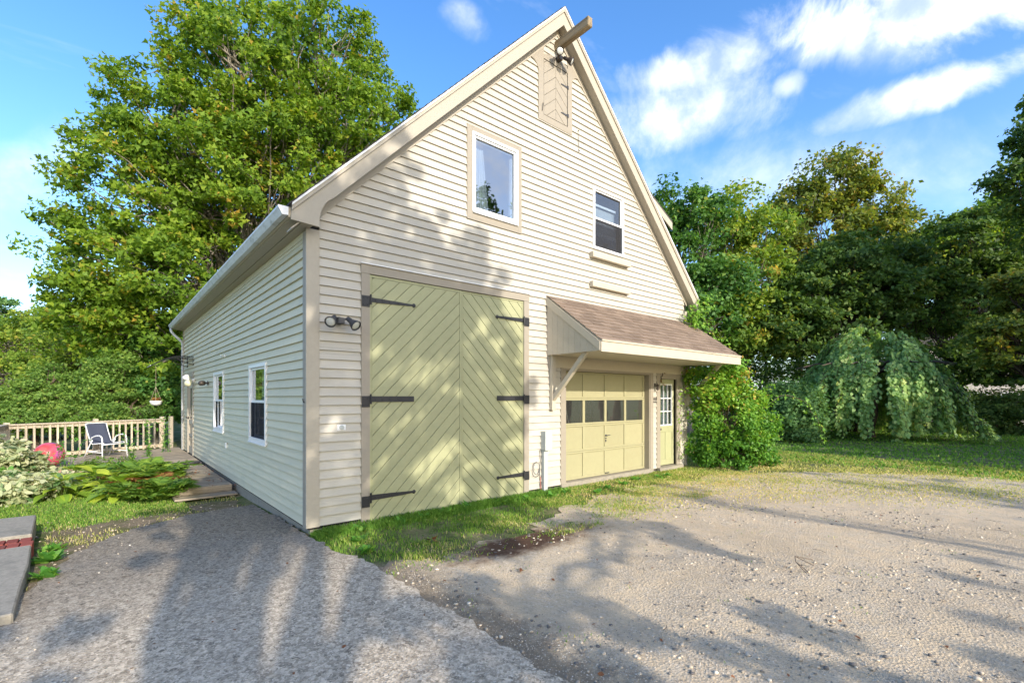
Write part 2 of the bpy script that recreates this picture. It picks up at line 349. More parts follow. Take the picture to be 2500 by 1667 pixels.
def verge_mat():
    m, t, b, o = nmat('verge_dirt')
    med = noise_node(t, 3.5, 8, .7); fin = noise_node(t, 60, 6, .75)
    dirt = ramp(t, fin, [(.3, (.13, .09, .055)), (.55, (.30, .23, .15)), (.75, (.50, .42, .31))])
    moss = ramp(t, fin, [(.3, (.05, .07, .015)), (.7, (.16, .17, .05))])
    lk(t, mix(t, ramp(t, med, [(.45, (0, 0, 0)), (.6, (.7, .7, .7))]), dirt, moss), b.inputs['Base Color']); b.inputs['Roughness'].default_value = .95; b.inputs['Specular IOR Level'].default_value = .1
    bump(t, b, fin, .9, .02); MATS['verge_dirt'] = m
verge_mat()
def asphalt_mat():
    m, t, b, o = nmat('asphalt')
    v = t.nodes.new('ShaderNodeTexVoronoi'); v.inputs['Scale'].default_value = 62
    v2 = t.nodes.new('ShaderNodeTexVoronoi'); v2.inputs['Scale'].default_value = 30
    g = t.nodes.new('ShaderNodeNewGeometry'); lk(t, g.outputs['Position'], v.inputs['Vector']); lk(t, g.outputs['Position'], v2.inputs['Vector'])
    fin = noise_node(t, 70, 5, .7); big = noise_node(t, .9, 7, .65)
    c1 = ramp(t, v.outputs['Color'], [(0, (.12, .098, .07)), (.38, (.43, .35, .25)), (.72, (.68, .56, .42)), (1, (.90, .79, .62))])
    c2 = ramp(t, v2.outputs['Color'], [(0, (.11, .088, .065)), (.45, (.43, .35, .26)), (1, (.78, .66, .50))])
    col = mix(t, ramp(t, fin, [(.4, (0, 0, 0)), (.6, (1, 1, 1))]), c1, c2)
    # darker, smoother paving towards the back by the house
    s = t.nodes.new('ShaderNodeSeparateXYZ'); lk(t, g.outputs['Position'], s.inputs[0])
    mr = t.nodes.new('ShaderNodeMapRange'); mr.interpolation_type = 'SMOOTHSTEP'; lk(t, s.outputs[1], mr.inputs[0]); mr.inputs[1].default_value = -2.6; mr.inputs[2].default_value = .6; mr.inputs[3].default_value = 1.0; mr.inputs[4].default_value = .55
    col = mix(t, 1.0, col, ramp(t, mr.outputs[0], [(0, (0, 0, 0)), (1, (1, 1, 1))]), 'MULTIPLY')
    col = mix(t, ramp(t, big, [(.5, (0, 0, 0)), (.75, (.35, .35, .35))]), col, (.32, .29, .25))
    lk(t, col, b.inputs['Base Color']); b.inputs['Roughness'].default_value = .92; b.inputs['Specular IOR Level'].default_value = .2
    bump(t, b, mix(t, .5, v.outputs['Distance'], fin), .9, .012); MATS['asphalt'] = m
asphalt_mat()
def stone_mat():
    m, t, b, o = nmat('loose_stone')
    at = t.nodes.new('ShaderNodeAttribute'); at.attribute_name = 'tone'
    col = ramp(t, at.outputs['Fac'], [(0, (.13, .12, .115)), (.25, (.30, .26, .21)), (.55, (.52, .43, .32)), (.85, (.68, .57, .43)), (1, (.82, .74, .62))])
    lk(t, col, b.inputs['Base Color']); b.inputs['Roughness'].default_value = .85; b.inputs['Specular IOR Level'].default_value = .2
    MATS['loose_stone'] = m
stone_mat()
def ball_mat():
    m, t, b, o = nmat('ball_skin')
    n = noise_node(t, 2.3, 2, .5)
    col = ramp(t, n, [(.30, (.25, .12, .42)), (.40, (.66, .10, .16)), (.6, (.66, .06, .06)), (.8, (.60, .22, .18))])
    lk(t, col, b.inputs['Base Color']); b.inputs['Roughness'].default_value = .22; b.inputs['Specular IOR Level'].default_value = .6
    MATS['ball_skin'] = m
ball_mat()

# ------------------------------------------------------------------ object helpers
ORG = {}
def props(o, label=None, cat=None, group=None, kind=None):
    if label: o['label'] = label
    if cat: o['category'] = cat
    if group: o['group'] = group
    if kind: o['kind'] = kind
    return o
def empty(name, loc, label, cat, group=None, local=False):
    o = bpy.data.objects.new(name, None); COL.objects.link(o); o.location = loc; o.empty_display_size = .2
    ORG[o] = (0, 0, 0) if local else tuple(loc)
    return props(o, label, cat, group)
def link_mesh(name, me, parent=None):
    o = bpy.data.objects.new(name, me); COL.objects.link(o)
    if parent is not None:
        o.parent = parent; ORG[o] = ORG[parent]
    else: ORG[o] = (0, 0, 0)
    return o
class MB:
    def __init__(s): s.v = []; s.f = []
    def add(s, vs, fs):
        k = len(s.v); s.v += [tuple(map(float, p)) for p in vs]; s.f += [tuple(i + k for i in f) for f in fs]; return s
    def box(s, x0, x1, y0, y1, z0, z1):
        vs = [(x, y, z) for z in (z0, z1) for y in (y0, y1) for x in (x0, x1)]
        return s.add(vs, [(0, 2, 3, 1), (4, 5, 7, 6), (0, 1, 5, 4), (2, 6, 7, 3), (0, 4, 6, 2), (1, 3, 7, 5)])
    def prism(s, poly, w0, w1, plane='front'):
        """poly of (u,z); front: u=x, w runs out of the wall (-y); side: u=y, w runs out (-x)"""
        def P(u, z, w): return (u, -w, z) if plane == 'front' else (-w, u, z) if plane == 'side' else (u, z, w)
        n = len(poly); vs = [P(u, z, w0) for u, z in poly] + [P(u, z, w1) for u, z in poly]
        fs = [tuple(range(n))[::-1], tuple(range(n, 2 * n))] + [(i, (i + 1) % n, n + (i + 1) % n, n + i) for i in range(n)]
        return s.add(vs, fs)
    def tube(s, pts, r, n=8, cap=True):
        pts = [Vector(p) for p in pts]; rs = r if isinstance(r, (list, tuple)) else [r] * len(pts)
        base = len(s.v); up = None; rings = []
        for i, p in enumerate(pts):
            d = (pts[min(i + 1, len(pts) - 1)] - pts[max(i - 1, 0)])
            if d.length < 1e-9: d = Vector((0, 0, 1))
            d.normalize()
            if up is None: up = d.orthogonal().normalized()
            up = (up - d * up.dot(d)); up = up.normalized() if up.length > 1e-6 else d.orthogonal().normalized()
            w = d.cross(up)
            rings.append([p + (up * math.cos(2 * math.pi * k / n) + w * math.sin(2 * math.pi * k / n)) * rs[i] for k in range(n)])
        vs = [q for r_ in rings for q in r_]; fs = []
        for i in range(len(pts) - 1):
            for k in range(n):
                fs.append((i * n + k, i * n + (k + 1) % n, (i + 1) * n + (k + 1) % n, (i + 1) * n + k))
        if cap: fs += [tuple(range(n))[::-1], tuple(range((len(pts) - 1) * n, len(pts) * n))]
        return s.add(vs, fs)
    def lathe(s, prof, c=(0, 0, 0), axis=(0, 0, 1), n=20):
        """prof of (radius, height along axis)"""
        a = Vector(axis).normalized(); u = a.orthogonal().normalized(); w = a.cross(u); c = Vector(c); vs = []; fs = []
        for r, h in prof:
            for k in range(n):
                t = 2 * math.pi * k / n; vs.append(c + a * h + (u * math.cos(t) + w * math.sin(t)) * max(r, 1e-4))
        for i in range(len(prof) - 1):
            for k in range(n): fs.append((i * n + k, i * n + (k + 1) % n, (i + 1) * n + (k + 1) % n, (i + 1) * n + k))
        fs += [tuple(range(n))[::-1], tuple(range((len(prof) - 1) * n, len(prof) * n))]
        return s.add(vs, fs)
    def build(s, name, mat, parent=None, smooth=False, bevel=0, fix=True):
        o_ = ORG[parent] if parent is not None else (0, 0, 0)
        me = bpy.data.meshes.new(name)
        me.from_pydata([(x - o_[0], y - o_[1], z - o_[2]) for x, y, z in s.v], [], s.f)
        me.materials.append(MATS[mat])
        if fix:
            import bmesh
            bm = bmesh.new(); bm.from_mesh(me); bmesh.ops.recalc_face_normals(bm, faces=bm.faces)
            if bevel: bmesh.ops.bevel(bm, geom=[e for e in bm.edges if e.calc_face_angle(0) > .5], offset=bevel, segments=1, affect='EDGES', clamp_overlap=True)
            bm.to_mesh(me); bm.free()
        if smooth: me.polygons.foreach_set('use_smooth', [True] * len(me.polygons))
        return link_mesh(name, me, parent)
def box(name, b, mat, parent=None, bevel=0): return MB().box(*b).build(name, mat, parent, bevel=bevel)

def np_mesh(name, V, counts, idx, mats, parent=None, tone=None, smooth=False):
    """fast mesh: V (n,3), counts per polygon, idx flat"""
    o_ = np.array(ORG[parent] if parent is not None else (0, 0, 0))
    me = bpy.data.meshes.new(name); V = (V - o_).astype(np.float32)
    me.vertices.add(len(V)); me.vertices.foreach_set('co', V.ravel())
    me.loops.add(len(idx)); me.loops.foreach_set('vertex_index', idx.astype(np.int32))
    me.polygons.add(len(counts)); st = np.concatenate(([0], np.cumsum(counts)[:-1])).astype(np.int32)
    me.polygons.foreach_set('loop_start', st)
    if tone is not None:
        a = me.attributes.new('tone', 'FLOAT', 'FACE'); a.data.foreach_set('value', tone.astype(np.float32))
    if smooth: me.polygons.foreach_set('use_smooth', np.ones(len(counts), bool))
    me.update(calc_edges=True)
    me.materials.append(MATS[mats])
    return link_mesh(name, me, parent)

LEAF = {
 'lobed': (np.array([(0, 0, 0), (.46, .18, .05), (.20, .45, .0), (0, 1, -.08), (-.20, .45, 0), (-.46, .18, .05)], float), [[0, 1, 2, 3, 4, 5]]),
 'oval': (np.array([(0, 0, 0), (.30, .35, .05), (.22, .75, 0), (0, 1, -.08), (-.22, .75, 0), (-.30, .35, .05)], float), [[0, 1, 2, 3, 4, 5]]),
 'quad': (np.array([(0, 0, 0), (.34, .45, .06), (0, 1, -.05), (-.34, .45, .06)], float), [[0, 1, 2, 3]]),
 'long': (np.array([(0, 0, 0), (.16, .45, .04), (0, 1, -.12), (-.16, .45, .04)], float), [[0, 1, 2, 3]]),
 'spray': (np.array([(0, 0, 0), (.36, .45, .03), (.11, .55, 0), (0, 1, -.05), (-.11, .55, 0), (-.36, .45, .03)], float), [[0, 1, 2, 3, 4, 5]]),
}
def frames(N, updir, spread, r=rng):
    """random leaf frames: normal around updir (N,3) with angular spread; returns (N,3,3) columns side, length, normal"""
    nrm_ = updir + r.normal(0, spread, (N, 3)); nrm_ /= np.linalg.norm(nrm_, axis=1, keepdims=True) + 1e-9
    a = r.normal(0, 1, (N, 3)); ln = a - nrm_ * np.sum(a * nrm_, 1, keepdims=True); ln /= np.linalg.norm(ln, axis=1, keepdims=True) + 1e-9
    sd = np.cross(ln, nrm_); return sd, ln, nrm_
def leaves(name, P, size, mat, parent=None, shape='quad', up=(0, 0, 1), spread=.55, tone=None, fr=None, sizevar=.42):
    N = len(P); T, Fs = LEAF[shape]; k = len(T)
    U = np.broadcast_to(np.array(up, float), (N, 3)) if np.ndim(up) == 1 else up
    sd, ln, nn = frames(N, U, spread) if fr is None else fr
    s = (size * (1 + rng.uniform(-sizevar, sizevar, N)))[:, None, None]
    V = P[:, None, :] + s * (T[None, :, 0:1] * sd[:, None, :] + T[None, :, 1:2] * ln[:, None, :] + T[None, :, 2:3] * nn[:, None, :])
    idx = (np.arange(N)[:, None] * k + np.array(Fs[0])[None, :]).ravel()
    if tone is None: tone = rng.random(N)
    return np_mesh(name, V.reshape(-1, 3), np.full(N, len(Fs[0])), idx, mat, parent, tone)

def hfun(x, y):
    """terrain height (arrays ok)"""
    x = np.asarray(x, float); y = np.asarray(y, float)
    h = -.10 + 0 * x
    left = np.clip((.22 - x) / .24, 0, 1)
    h = h - left * (.04 * np.clip((y + 1.6) / 1.4, 0, 1) + .14 * np.clip(y / 4.2, 0, 1))
    h = h - left * np.clip((y - 16) / 30, 0, 1) * 1.0
    rt = np.clip((x - 8) / 20, 0, 1)
    h = h + .05 * np.sin(x * .21 + 1) * np.sin(y * .17) * rt
    far = np.clip((np.hypot(x, y) - 60) / 200, 0, 1)
    return h + .0 * far
def hz1(x, y): return float(hfun(x, y))

# ------------------------------------------------------------------ setting: ground, gravel yard, asphalt drive
def grid_mesh(name, xs, ys, hf, mat, keep=None):
    X, Y = np.meshgrid(xs, ys); Z = hf(X, Y); V = np.stack([X, Y, Z], -1).reshape(-1, 3)
    nx, ny = len(xs), len(ys); i, j = np.meshgrid(np.arange(nx - 1), np.arange(ny - 1)); a = (j * nx + i).ravel()
    q = np.stack([a, a + 1, a + nx + 1, a + nx], 1)
    if keep is not None:
        cx = (X[:-1, :-1] + X[1:, 1:]).ravel() / 2; cy = (Y[:-1, :-1] + Y[1:, 1:]).ravel() / 2
        q = q[keep(cx, cy)]
    return np_mesh(name, V, np.full(len(q), 4), q.ravel(), mat, smooth=True)
def vnoise(x, y, s=1.0, seed=0):
    x = np.asarray(x) * s; y = np.asarray(y) * s
    return (np.sin(x * 1.7 + y * .9 + seed) + np.sin(x * -.8 + y * 2.1 + seed * 2.3) * .8 + np.sin(x * 3.9 + y * 3.1 + seed * 1.3) * .45 + np.sin(x * -5.3 + y * 6.7 + seed) * .3) / 2.55
ax = np.concatenate([np.linspace(-420, -40, 12), np.arange(-38, -8, 2), np.arange(-8, 12, .25), np.arange(12, 40, 1), np.linspace(42, 460, 14)])
ay = np.concatenate([np.linspace(-420, -30, 10), np.arange(-28, -9, 2), np.arange(-9, 16, .25), np.arange(16, 46, 2), np.linspace(48, 460, 12)])
gr = grid_mesh('ground', ax, ay, lambda x, y: hfun(x, y) + .008 * vnoise(x, y, 1.3, 1) * (np.abs(x) < 40), 'ground_soil')
props(gr, kind='structure')

def poly_sheet(name, outline, mat, lift, jit=.05, step=.12, inner=None):
    """a sheet over the terrain with a ragged edge, triangulated over a fine inner grid"""
    pts = []
    n = len(outline)
    for i in range(n):
        a = Vector(outline[i]); b = Vector(outline[(i + 1) % n]); L = (b - a).length; k = max(1, int(L / step))
        for j in range(k):
            p = a + (b - a) * (j / k); nn = Vector((-(b - a).y, (b - a).x)).normalized()
            p = p + nn * (jit * float(vnoise(p.x, p.y, 3.1, 5)) + jit * .5 * random.uniform(-1, 1)); pts.append(p)
    from mathutils.geometry import delaunay_2d_cdt
    xs = [p.x for p in pts]; ys = [p.y for p in pts]
    vs = [Vector((p.x, p.y)) for p in pts]
    g = .45
    x = min(xs)
    while x < max(xs):
        y = min(ys)
        while y < max(ys):
            vs.append(Vector((x + .01, y + .013))); y += g
        x += g
    edges = [(i, (i + 1) % len(pts)) for i in range(len(pts))]
    V, E_, Fc, *_ = delaunay_2d_cdt(vs, edges, [list(range(len(pts)))], 1, 1e-4)
    V = np.array([(v.x, v.y, 0) for v in V]); V[:, 2] = hfun(V[:, 0], V[:, 1]) + .008 * vnoise(V[:, 0], V[:, 1], 1.3, 1) + lift
    cnt = np.array([len(f) for f in Fc]); idx = np.array([i for f in Fc for i in f])
    return np_mesh(name, V, cnt, idx, mat, smooth=True)
GRAVEL = [(-.2, -1.72), (.7, -1.75), (1.3, -1.9), (2.0, -1.95), (3.0, -1.45), (3.9, -1.15), (5, -.9), (6.5, -.95), (8.6, -1.3), (10.6, -2.3), (12, -4), (13.5, -7), (15, -11), (15, -30), (-.4, -30)]
ASPHALT = [(-.02, 2.9), (-.02, .05), (-.02, -.22), (-.02, -.9), (.10, -1.7), (.13, -2.5), (.11, -3.4), (.10, -4.5), (.05, -6), (0, -30), (-7, -30), (-7, -1.0), (-4.2, -.98), (-2.75, -.9), (-2.62, -.35), (-2.42, .45), (-2.32, 1.0), (-2.0, 1.75), (-1.6, 2.25), (-1.1, 2.6), (-.5, 2.85)]
props(poly_sheet('gravel_yard', GRAVEL, 'sandy_gravel', .012, .22), kind='structure')
props(poly_sheet('asphalt_driveway', ASPHALT, 'asphalt', .030, .05, .07), kind='structure')
DIRT = [(-.1, 3.9), (-1.0, 3.55), (-1.8, 3.2), (-2.55, 2.9), (-2.6, -.8), (-2.0, -1.3), (-1.5, -.5), (-1.0, 1.2), (-.1, 2)]
props(poly_sheet('dirt_verge', DIRT, 'verge_dirt', .006, .1), kind='structure')
def in_poly(x, y, P):
    x = np.asarray(x, float); y = np.asarray(y, float); c = np.zeros(x.shape, bool); n = len(P)
    for i in range(n):
        x1, y1 = P[i]; x2, y2 = P[(i + 1) % n]
        if y1 == y2: continue
        k = ((y1 > y) != (y2 > y)) & (x < (x2 - x1) * (y - y1) / (y2 - y1) + x1); c ^= k
    return c

# ------------------------------------------------------------------ the barn
barn = empty('barn', (0, 0, 0), 'cream clapboard barn with steep gable roof, green doors and shingled canopy', 'barn')
AX, AZ = 4.60, 9.07                     # roof apex (top of the rake)
SL, SR = 1.0215, .9757
WR, WD = 9.32, 12.5                     # right wall x, depth
def ztop(x, off=0): return (AZ - SL * (AX - x) if x < AX else AZ - SR * (x - AX)) - off
def xl(z, off): return max(0.0, AX - (AZ - off - z) / SL)
def xr(z, off): return min(WR, AX + (AZ - off - z) / SR)
FR = .47                                # wall top lies this far under the roof surface
EXP = .122
Z0 = -.02
H_front = [(.694, 3.855, -1, 3.532), (4.692, 7.824, -1, 2.335), (7.980, 9.024, -1, 2.250), (2.488, 3.677, 4.596, 6.15), (5.64, 6.672, 4.74, 6.032), (4.096, 5.005, 6.833, 8.03)]
H_side = [(2.015, 3.175, .895, 2.242), (5.62, 6.815, .895, 2.242), (10.26, 11.50, -1, 2.42)]
def board_piece(mb, u0b, u1b, u0t, u1t, z0, z1, zrow, plane):
    th = .030 if plane == 'front' else .034
    def w(z): return th - (th - .005) * (z - zrow) / EXP
    def P(u, z, d): return (u, -d, z) if plane == 'front' else (-d, u, z)
    vs = [P(u0b, z0, w(z0)), P(u1b, z0, w(z0)), P(u1t, z1, w(z1)), P(u0t, z1, w(z1)), P(u0b, z0, .001), P(u1b, z0, .001), P(u1t, z1, .001), P(u0t, z1, .001)]
    mb.add(vs, [(0, 1, 2, 3), (7, 6, 5, 4), (0, 4, 5, 1), (1, 5, 6, 2), (2, 6, 7, 3), (3, 7, 4, 0)])
def clapboards(plane, holes, L, Rr, ztop_, mat):
    z = Z0; i = 0
    while z < ztop_:
        z1 = z + EXP; cuts = sorted({z, z1} | {h[k] for h in holes for k in (2, 3) if z + .004 < h[k] < z1 - .004})
        for a, b in zip(cuts[:-1], cuts[1:]):
            lb, rb, lt, rt = L(a), Rr(a), L(b), Rr(b)
            if rb - lb < .05: continue
            if rt < lt: lt = rt = (lt + rt) / 2
            spans = [(lb, rb, lt, rt)]
            for h in sorted(holes):
                if h[2] < (a + b) / 2 < h[3]:
                    x0, x1, y0, y1 = spans.pop()
                    if x0 < h[0]: spans.append((x0, h[0], y0, h[0]))
                    if h[1] < x1: spans.append((h[1], x1, h[1], y1))
                    else: spans.append(None); break
            for s in spans:
                if s is None or s[1] - s[0] < .02: continue
                # long runs are butt-jointed, as the boards come in lengths
                segs = [s]
                if s[1] - s[0] > 3.3 and abs(s[0] - s[2]) < .3:
                    mid = s[0] + (s[1] - s[0]) * random.uniform(.35, .65); segs = [(s[0], mid - .0012, s[2], mid - .0012), (mid + .0012, s[1], mid + .0012, s[3])]
                for g in segs:
                    mb = MB(); board_piece(mb, g[0], g[1], g[2], g[3], a + .0008, b - .0008, z, plane); mb.build('clapboard', mat, barn)
        z = z1; i += 1
clapboards('front', H_front, lambda z: max(.127, xl(z, FR - .05)), lambda z: min(WR - .11, xr(z, FR - .05)), 8.56, 'siding')
clapboards('side', H_side, lambda z: .11, lambda z: WD - .08, 3.80, 'siding_shaded')
# sheathing with openings
def sheath(plane, holes, L, Rr, z0, zt, mb, back=-.09, extra=()):
    zs = sorted({z0, zt} | {h[k] for h in holes for k in (2, 3) if z0 < h[k] < zt} | set(extra))
    for a, b in zip(zs[:-1], zs[1:]):
        lb, rb, lt, rt = L(a), Rr(a), L(b), Rr(b); spans = [(lb, rb, lt, rt)]
        for h in sorted(holes):
            if h[2] < (a + b) / 2 < h[3]:
                x0, x1, y0, y1 = spans.pop(); spans.append((x0, h[0], y0, h[0])); spans.append((h[1], x1, h[1], y1))
        for s in spans:
            if s[1] - s[0] < .005: continue
            mb.prism([(s[0], a), (s[1], a), (s[3], b), (s[2], b)], 0, back, plane)
def shrink(h, d): return (h[0] + d, h[1] - d, h[2] + d if h[2] > -.5 else h[2], h[3] - d)
mb = MB(); sheath('front', [shrink(H_front[0], .12), shrink(H_front[1], .13), shrink(H_front[2], .14)] + [shrink(h, .11) for h in H_front[3:5]], lambda z: xl(z, FR), lambda z: xr(z, FR), -.06, 8.595, mb, extra=(3.88, 4.0))
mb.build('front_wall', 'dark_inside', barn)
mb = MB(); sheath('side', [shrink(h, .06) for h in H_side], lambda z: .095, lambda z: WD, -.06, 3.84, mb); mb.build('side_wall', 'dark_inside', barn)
mb = MB(); mb.box(WR - .1, WR, .095, WD, -.06, 3.83); mb.build('right_wall', 'siding', barn)
mb = MB(); mb.prism([(0.0, -.06), (WR, -.06), (WR, 3.9), (AX, 8.5), (0, 3.85)], -(WD - .1), -WD, 'front'); mb.build('back_wall', 'siding', barn)
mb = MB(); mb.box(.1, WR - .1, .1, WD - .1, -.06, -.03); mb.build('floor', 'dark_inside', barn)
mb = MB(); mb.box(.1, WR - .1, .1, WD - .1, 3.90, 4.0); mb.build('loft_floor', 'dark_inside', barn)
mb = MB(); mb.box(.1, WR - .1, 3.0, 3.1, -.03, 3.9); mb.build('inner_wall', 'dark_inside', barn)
mb = MB(); mb.box(.02, WR - .02, .015, WD - .02, -.6, -.062)
mb.build('foundation', 'concrete', barn)
# corner boards
mb = MB(); mb.box(-.044, .127, -.032, 0, -.03, 3.86); mb.build('corner_board', 'rake_paint', barn, bevel=.002)
mb = MB(); mb.box(-.044, 0, .001, .11, -.03, 3.83); mb.build('corner_board', 'trim', barn, bevel=.002)
mb = MB(); mb.box(WR - .11, WR + .028, -.030, 0, -.06, 3.86); mb.build('corner_board', 'rake_paint', barn)
mb = MB(); mb.box(-.044, 0, WD - .08, WD + .02, -.03, 3.83); mb.build('corner_board', 'rake_paint', barn)

# roof slabs: shingled top, overhanging .2 in front and .3 at the eaves
OV, EO = .20, .29
XL, XR_ = -.27, WR + .27
def slab(name, x0, x1, off0, off1, y0, y1, mat, parent=barn):
    mb = MB()
    p = [(x0, ztop(x0, off0)), (x1, ztop(x1, off0)), (x1, ztop(x1, off1)), (x0, ztop(x0, off1))]
    mb.prism(p, -y0, -y1, 'front'); return mb.build(name, mat, parent)
roof = slab('roof', XL, AX, .03, .09, -OV - .02, WD + .2, 'rake_paint')
slab('roof', AX, XR_, .03, .09, -OV - .02, WD + .2, 'rake_paint')
def courses(side):
    mb = MB(); n = 46
    for i in range(n):
        t0, t1 = i / n, (i + 1) / n
        if side < 0: xa, xb = XL - .03 + (AX - XL + .03) * t0, XL - .03 + (AX - XL + .03) * t1
        else: xa, xb = XR_ + .03 - (XR_ + .03 - AX) * t0, XR_ + .03 - (XR_ + .03 - AX) * t1
        j = random.uniform(-.006, .006)
        mb.prism([(xa, ztop(xa, .029)), (xb, ztop(xb, .029)), (xb, ztop(xb, .022)), (xa, ztop(xa, .003))], OV + .035 + j, -(WD + .23), 'front')
    o = mb.build('shingle_course', 'shingle_dark', barn); props(o, kind='stuff')
courses(-1); courses(1)
# rake boards: drip edge, crown strip, wide board
def rake(side):
    a, b = (XL, AX) if side < 0 else (AX, XR_)
    def piece(o0, o1, w0, w1, mat, name, a=a, b=b):
        mb = MB(); mb.prism([(a, ztop(a, o0)), (b, ztop(b, o0)), (b, ztop(b, o1)), (a, ztop(a, o1))], w0, w1, 'front'); return mb.build(name, mat, barn)
    piece(.028, .062, OV + .022, OV + .034, 'white_metal', 'drip_edge')
    piece(.062, .118, OV - .02, OV + .022, 'rake_paint', 'crown_strip')
    if side < 0:
        # wide board; at the eave it drops and curls into the cornice return
        c = []
        e = .05
        pts = [(XL, ztop(XL, .118)), (AX, ztop(AX, .118)), (AX, ztop(AX, .36)), (1.5, ztop(1.5, .36)), (.25, ztop(.25, .36))]
        for k in range(1, 9):                            # curved bracket edge
            t = k / 8; pts.append(((1 - t) ** 2 * .25 + 2 * t * (1 - t) * .10 + t * t * .072, (1 - t) ** 2 * ztop(.25, .36) + 2 * t * (1 - t) * 4.17 + t * t * 3.97))
        pts += [(.070, 3.848), (XL, 3.866)]
        mb = MB(); mb.prism(pts, OV - .028, OV, 'front'); mb.build('rake_board', 'rake_paint', barn)
    else:
        mb = MB(); mb.prism([(AX + .0005, ztop(AX, .118)), (XR_, ztop(XR_, .118)), (XR_, ztop(XR_, .36)), (AX + .0005, ztop(AX, .36))], OV - .028, OV, 'front'); mb.build('rake_board', 'rake_paint', barn)
    # soffit under the rake, frieze on the wall
    mb = MB(); mb.prism([(a, ztop(a, .325)), (b, ztop(b, .325)), (b, ztop(b, .345)), (a, ztop(a, .345))], 0.0, OV - .028, 'front'); mb.build('soffit', 'rake_paint', barn)
    a2, b2 = (.0, AX) if side < 0 else (AX, WR)
    mb = MB(); mb.prism([(a2, ztop(a2, .346)), (b2, ztop(b2, .346)), (b2, ztop(b2, .475)), (a2, ztop(a2, .475))], 0.0, .032, 'front'); mb.build('frieze_board', 'rake_paint', barn)
rake(-1); rake(1)
# eave along the side wall: fascia, two soffit boards with a groove, gutter, frieze
mb = MB(); mb.box(-.30, -.27, -OV + .03, WD + .18, 3.90, 4.02); mb.build('fascia', 'canopy_paint', barn)
mb = MB(); mb.prism([(-.27, 3.885), (-.14, 3.872), (-.14, 3.893), (-.27, 3.906)], OV - .03, -(WD + .18), 'front'); mb.build('soffit', 'rake_paint', barn)
mb = MB(); mb.prism([(-.132, 3.871), (-.0, 3.858), (-.0, 3.878), (-.132, 3.892)], OV - .03, -(WD + .18), 'front'); mb.build('soffit', 'rake_paint', barn)
mb = MB(); mb.box(-.268, -.001, -OV + .03, WD + .15, 3.908, 3.93); mb.build('soffit', 'rake_paint', barn)
mb = MB(); mb.box(-.022, 0, .112, WD - .08, 3.72, 3.857); mb.build('frieze_board', 'siding_shaded', barn)
gut = MB()
prof = [(-.300, 4.015), (-.302, 3.915), (-.372, 3.910), (-.392, 3.945), (-.402, 3.965), (-.418, 3.990), (-.418, 4.015), (-.405, 4.015), (-.405, 3.992), (-.388, 3.965), (-.370, 3.925), (-.312, 3.925), (-.312, 4.015)]
gut.prism(prof, OV - .02, -(WD + .22), 'front'); gt = gut.build('gutter', 'gutter_metal', barn)
mb = MB(); mb.prism([(-.300, 4.016), (-.302, 3.914), (-.372, 3.909), (-.392, 3.945), (-.402, 3.965), (-.419, 3.990), (-.419, 4.016)], OV - .020, OV - .014, 'front'); mb.build('end_cap', 'white_metal', gt)
mb = MB(); mb.tube([(-.36, WD + .05, 3.90), (-.36, WD + .05, 3.82), (-.30, WD + .03, 3.72), (-.08, WD + .03, 3.50), (-.05, WD + .06, 3.42), (-.05, WD + .06, -.1)], .04, 8); mb.build('downspout', 'gutter_metal', barn, smooth=True)

# shed dormer on the right slope
dm = MB()
def dorm():
    y0, y1 = .55, 4.2; xe, ze = 9.32, 6.28; xi = 5.6; zi = ztop(5.6) + .02
    d = MB(); d.prism([(xi, zi), (xe, ze), (xe, ze - .05), (xi, zi - .05)], -y0 + .18, -y1 - .18, 'front'); p = d.build('dormer_roof', 'shingle_dark', barn)
    d = MB(); d.prism([(xi, zi - .05), (xe, ze - .05), (xe, ze - .23), (xi, zi - .23)], -y0 + .18, -y0 + .15, 'front'); d.build('dormer_fascia', 'rake_paint', barn)
    d = MB(); d.prism([(xe - .32, ztop(xe - .32, .05)), (xe - .32, ze - .10), (6.2, ztop(6.2, .05))], -y0, -y1, 'front'); d.build('dormer_wall', 'siding', barn)
dorm()

def frame4(mb, u0, u1, z0, z1, wl_, wr, wb, wt_, d0, d1, plane='front', mitre=False):
    mb.prism([(u0, z0), (u0 + wl_, z0), (u0 + wl_, z1), (u0, z1)], d0, d1, plane)
    mb.prism([(u1 - wr, z0), (u1, z0), (u1, z1), (u1 - wr, z1)], d0, d1, plane)
    e = .0006
    if wt_: mb.prism([(u0 + wl_ + e, z1 - wt_), (u1 - wr - e, z1 - wt_), (u1 - wr - e, z1), (u0 + wl_ + e, z1)], d0, d1, plane)
    if wb: mb.prism([(u0 + wl_ + e, z0), (u1 - wr - e, z0), (u1 - wr - e, z0 + wb), (u0 + wl_ + e, z0 + wb)], d0, d1, plane)
def rect(mb, u0, u1, z0, z1, d0, d1, plane='front'): mb.prism([(u0, z0), (u1, z0), (u1, z1), (u0, z1)], d0, d1, plane); return mb

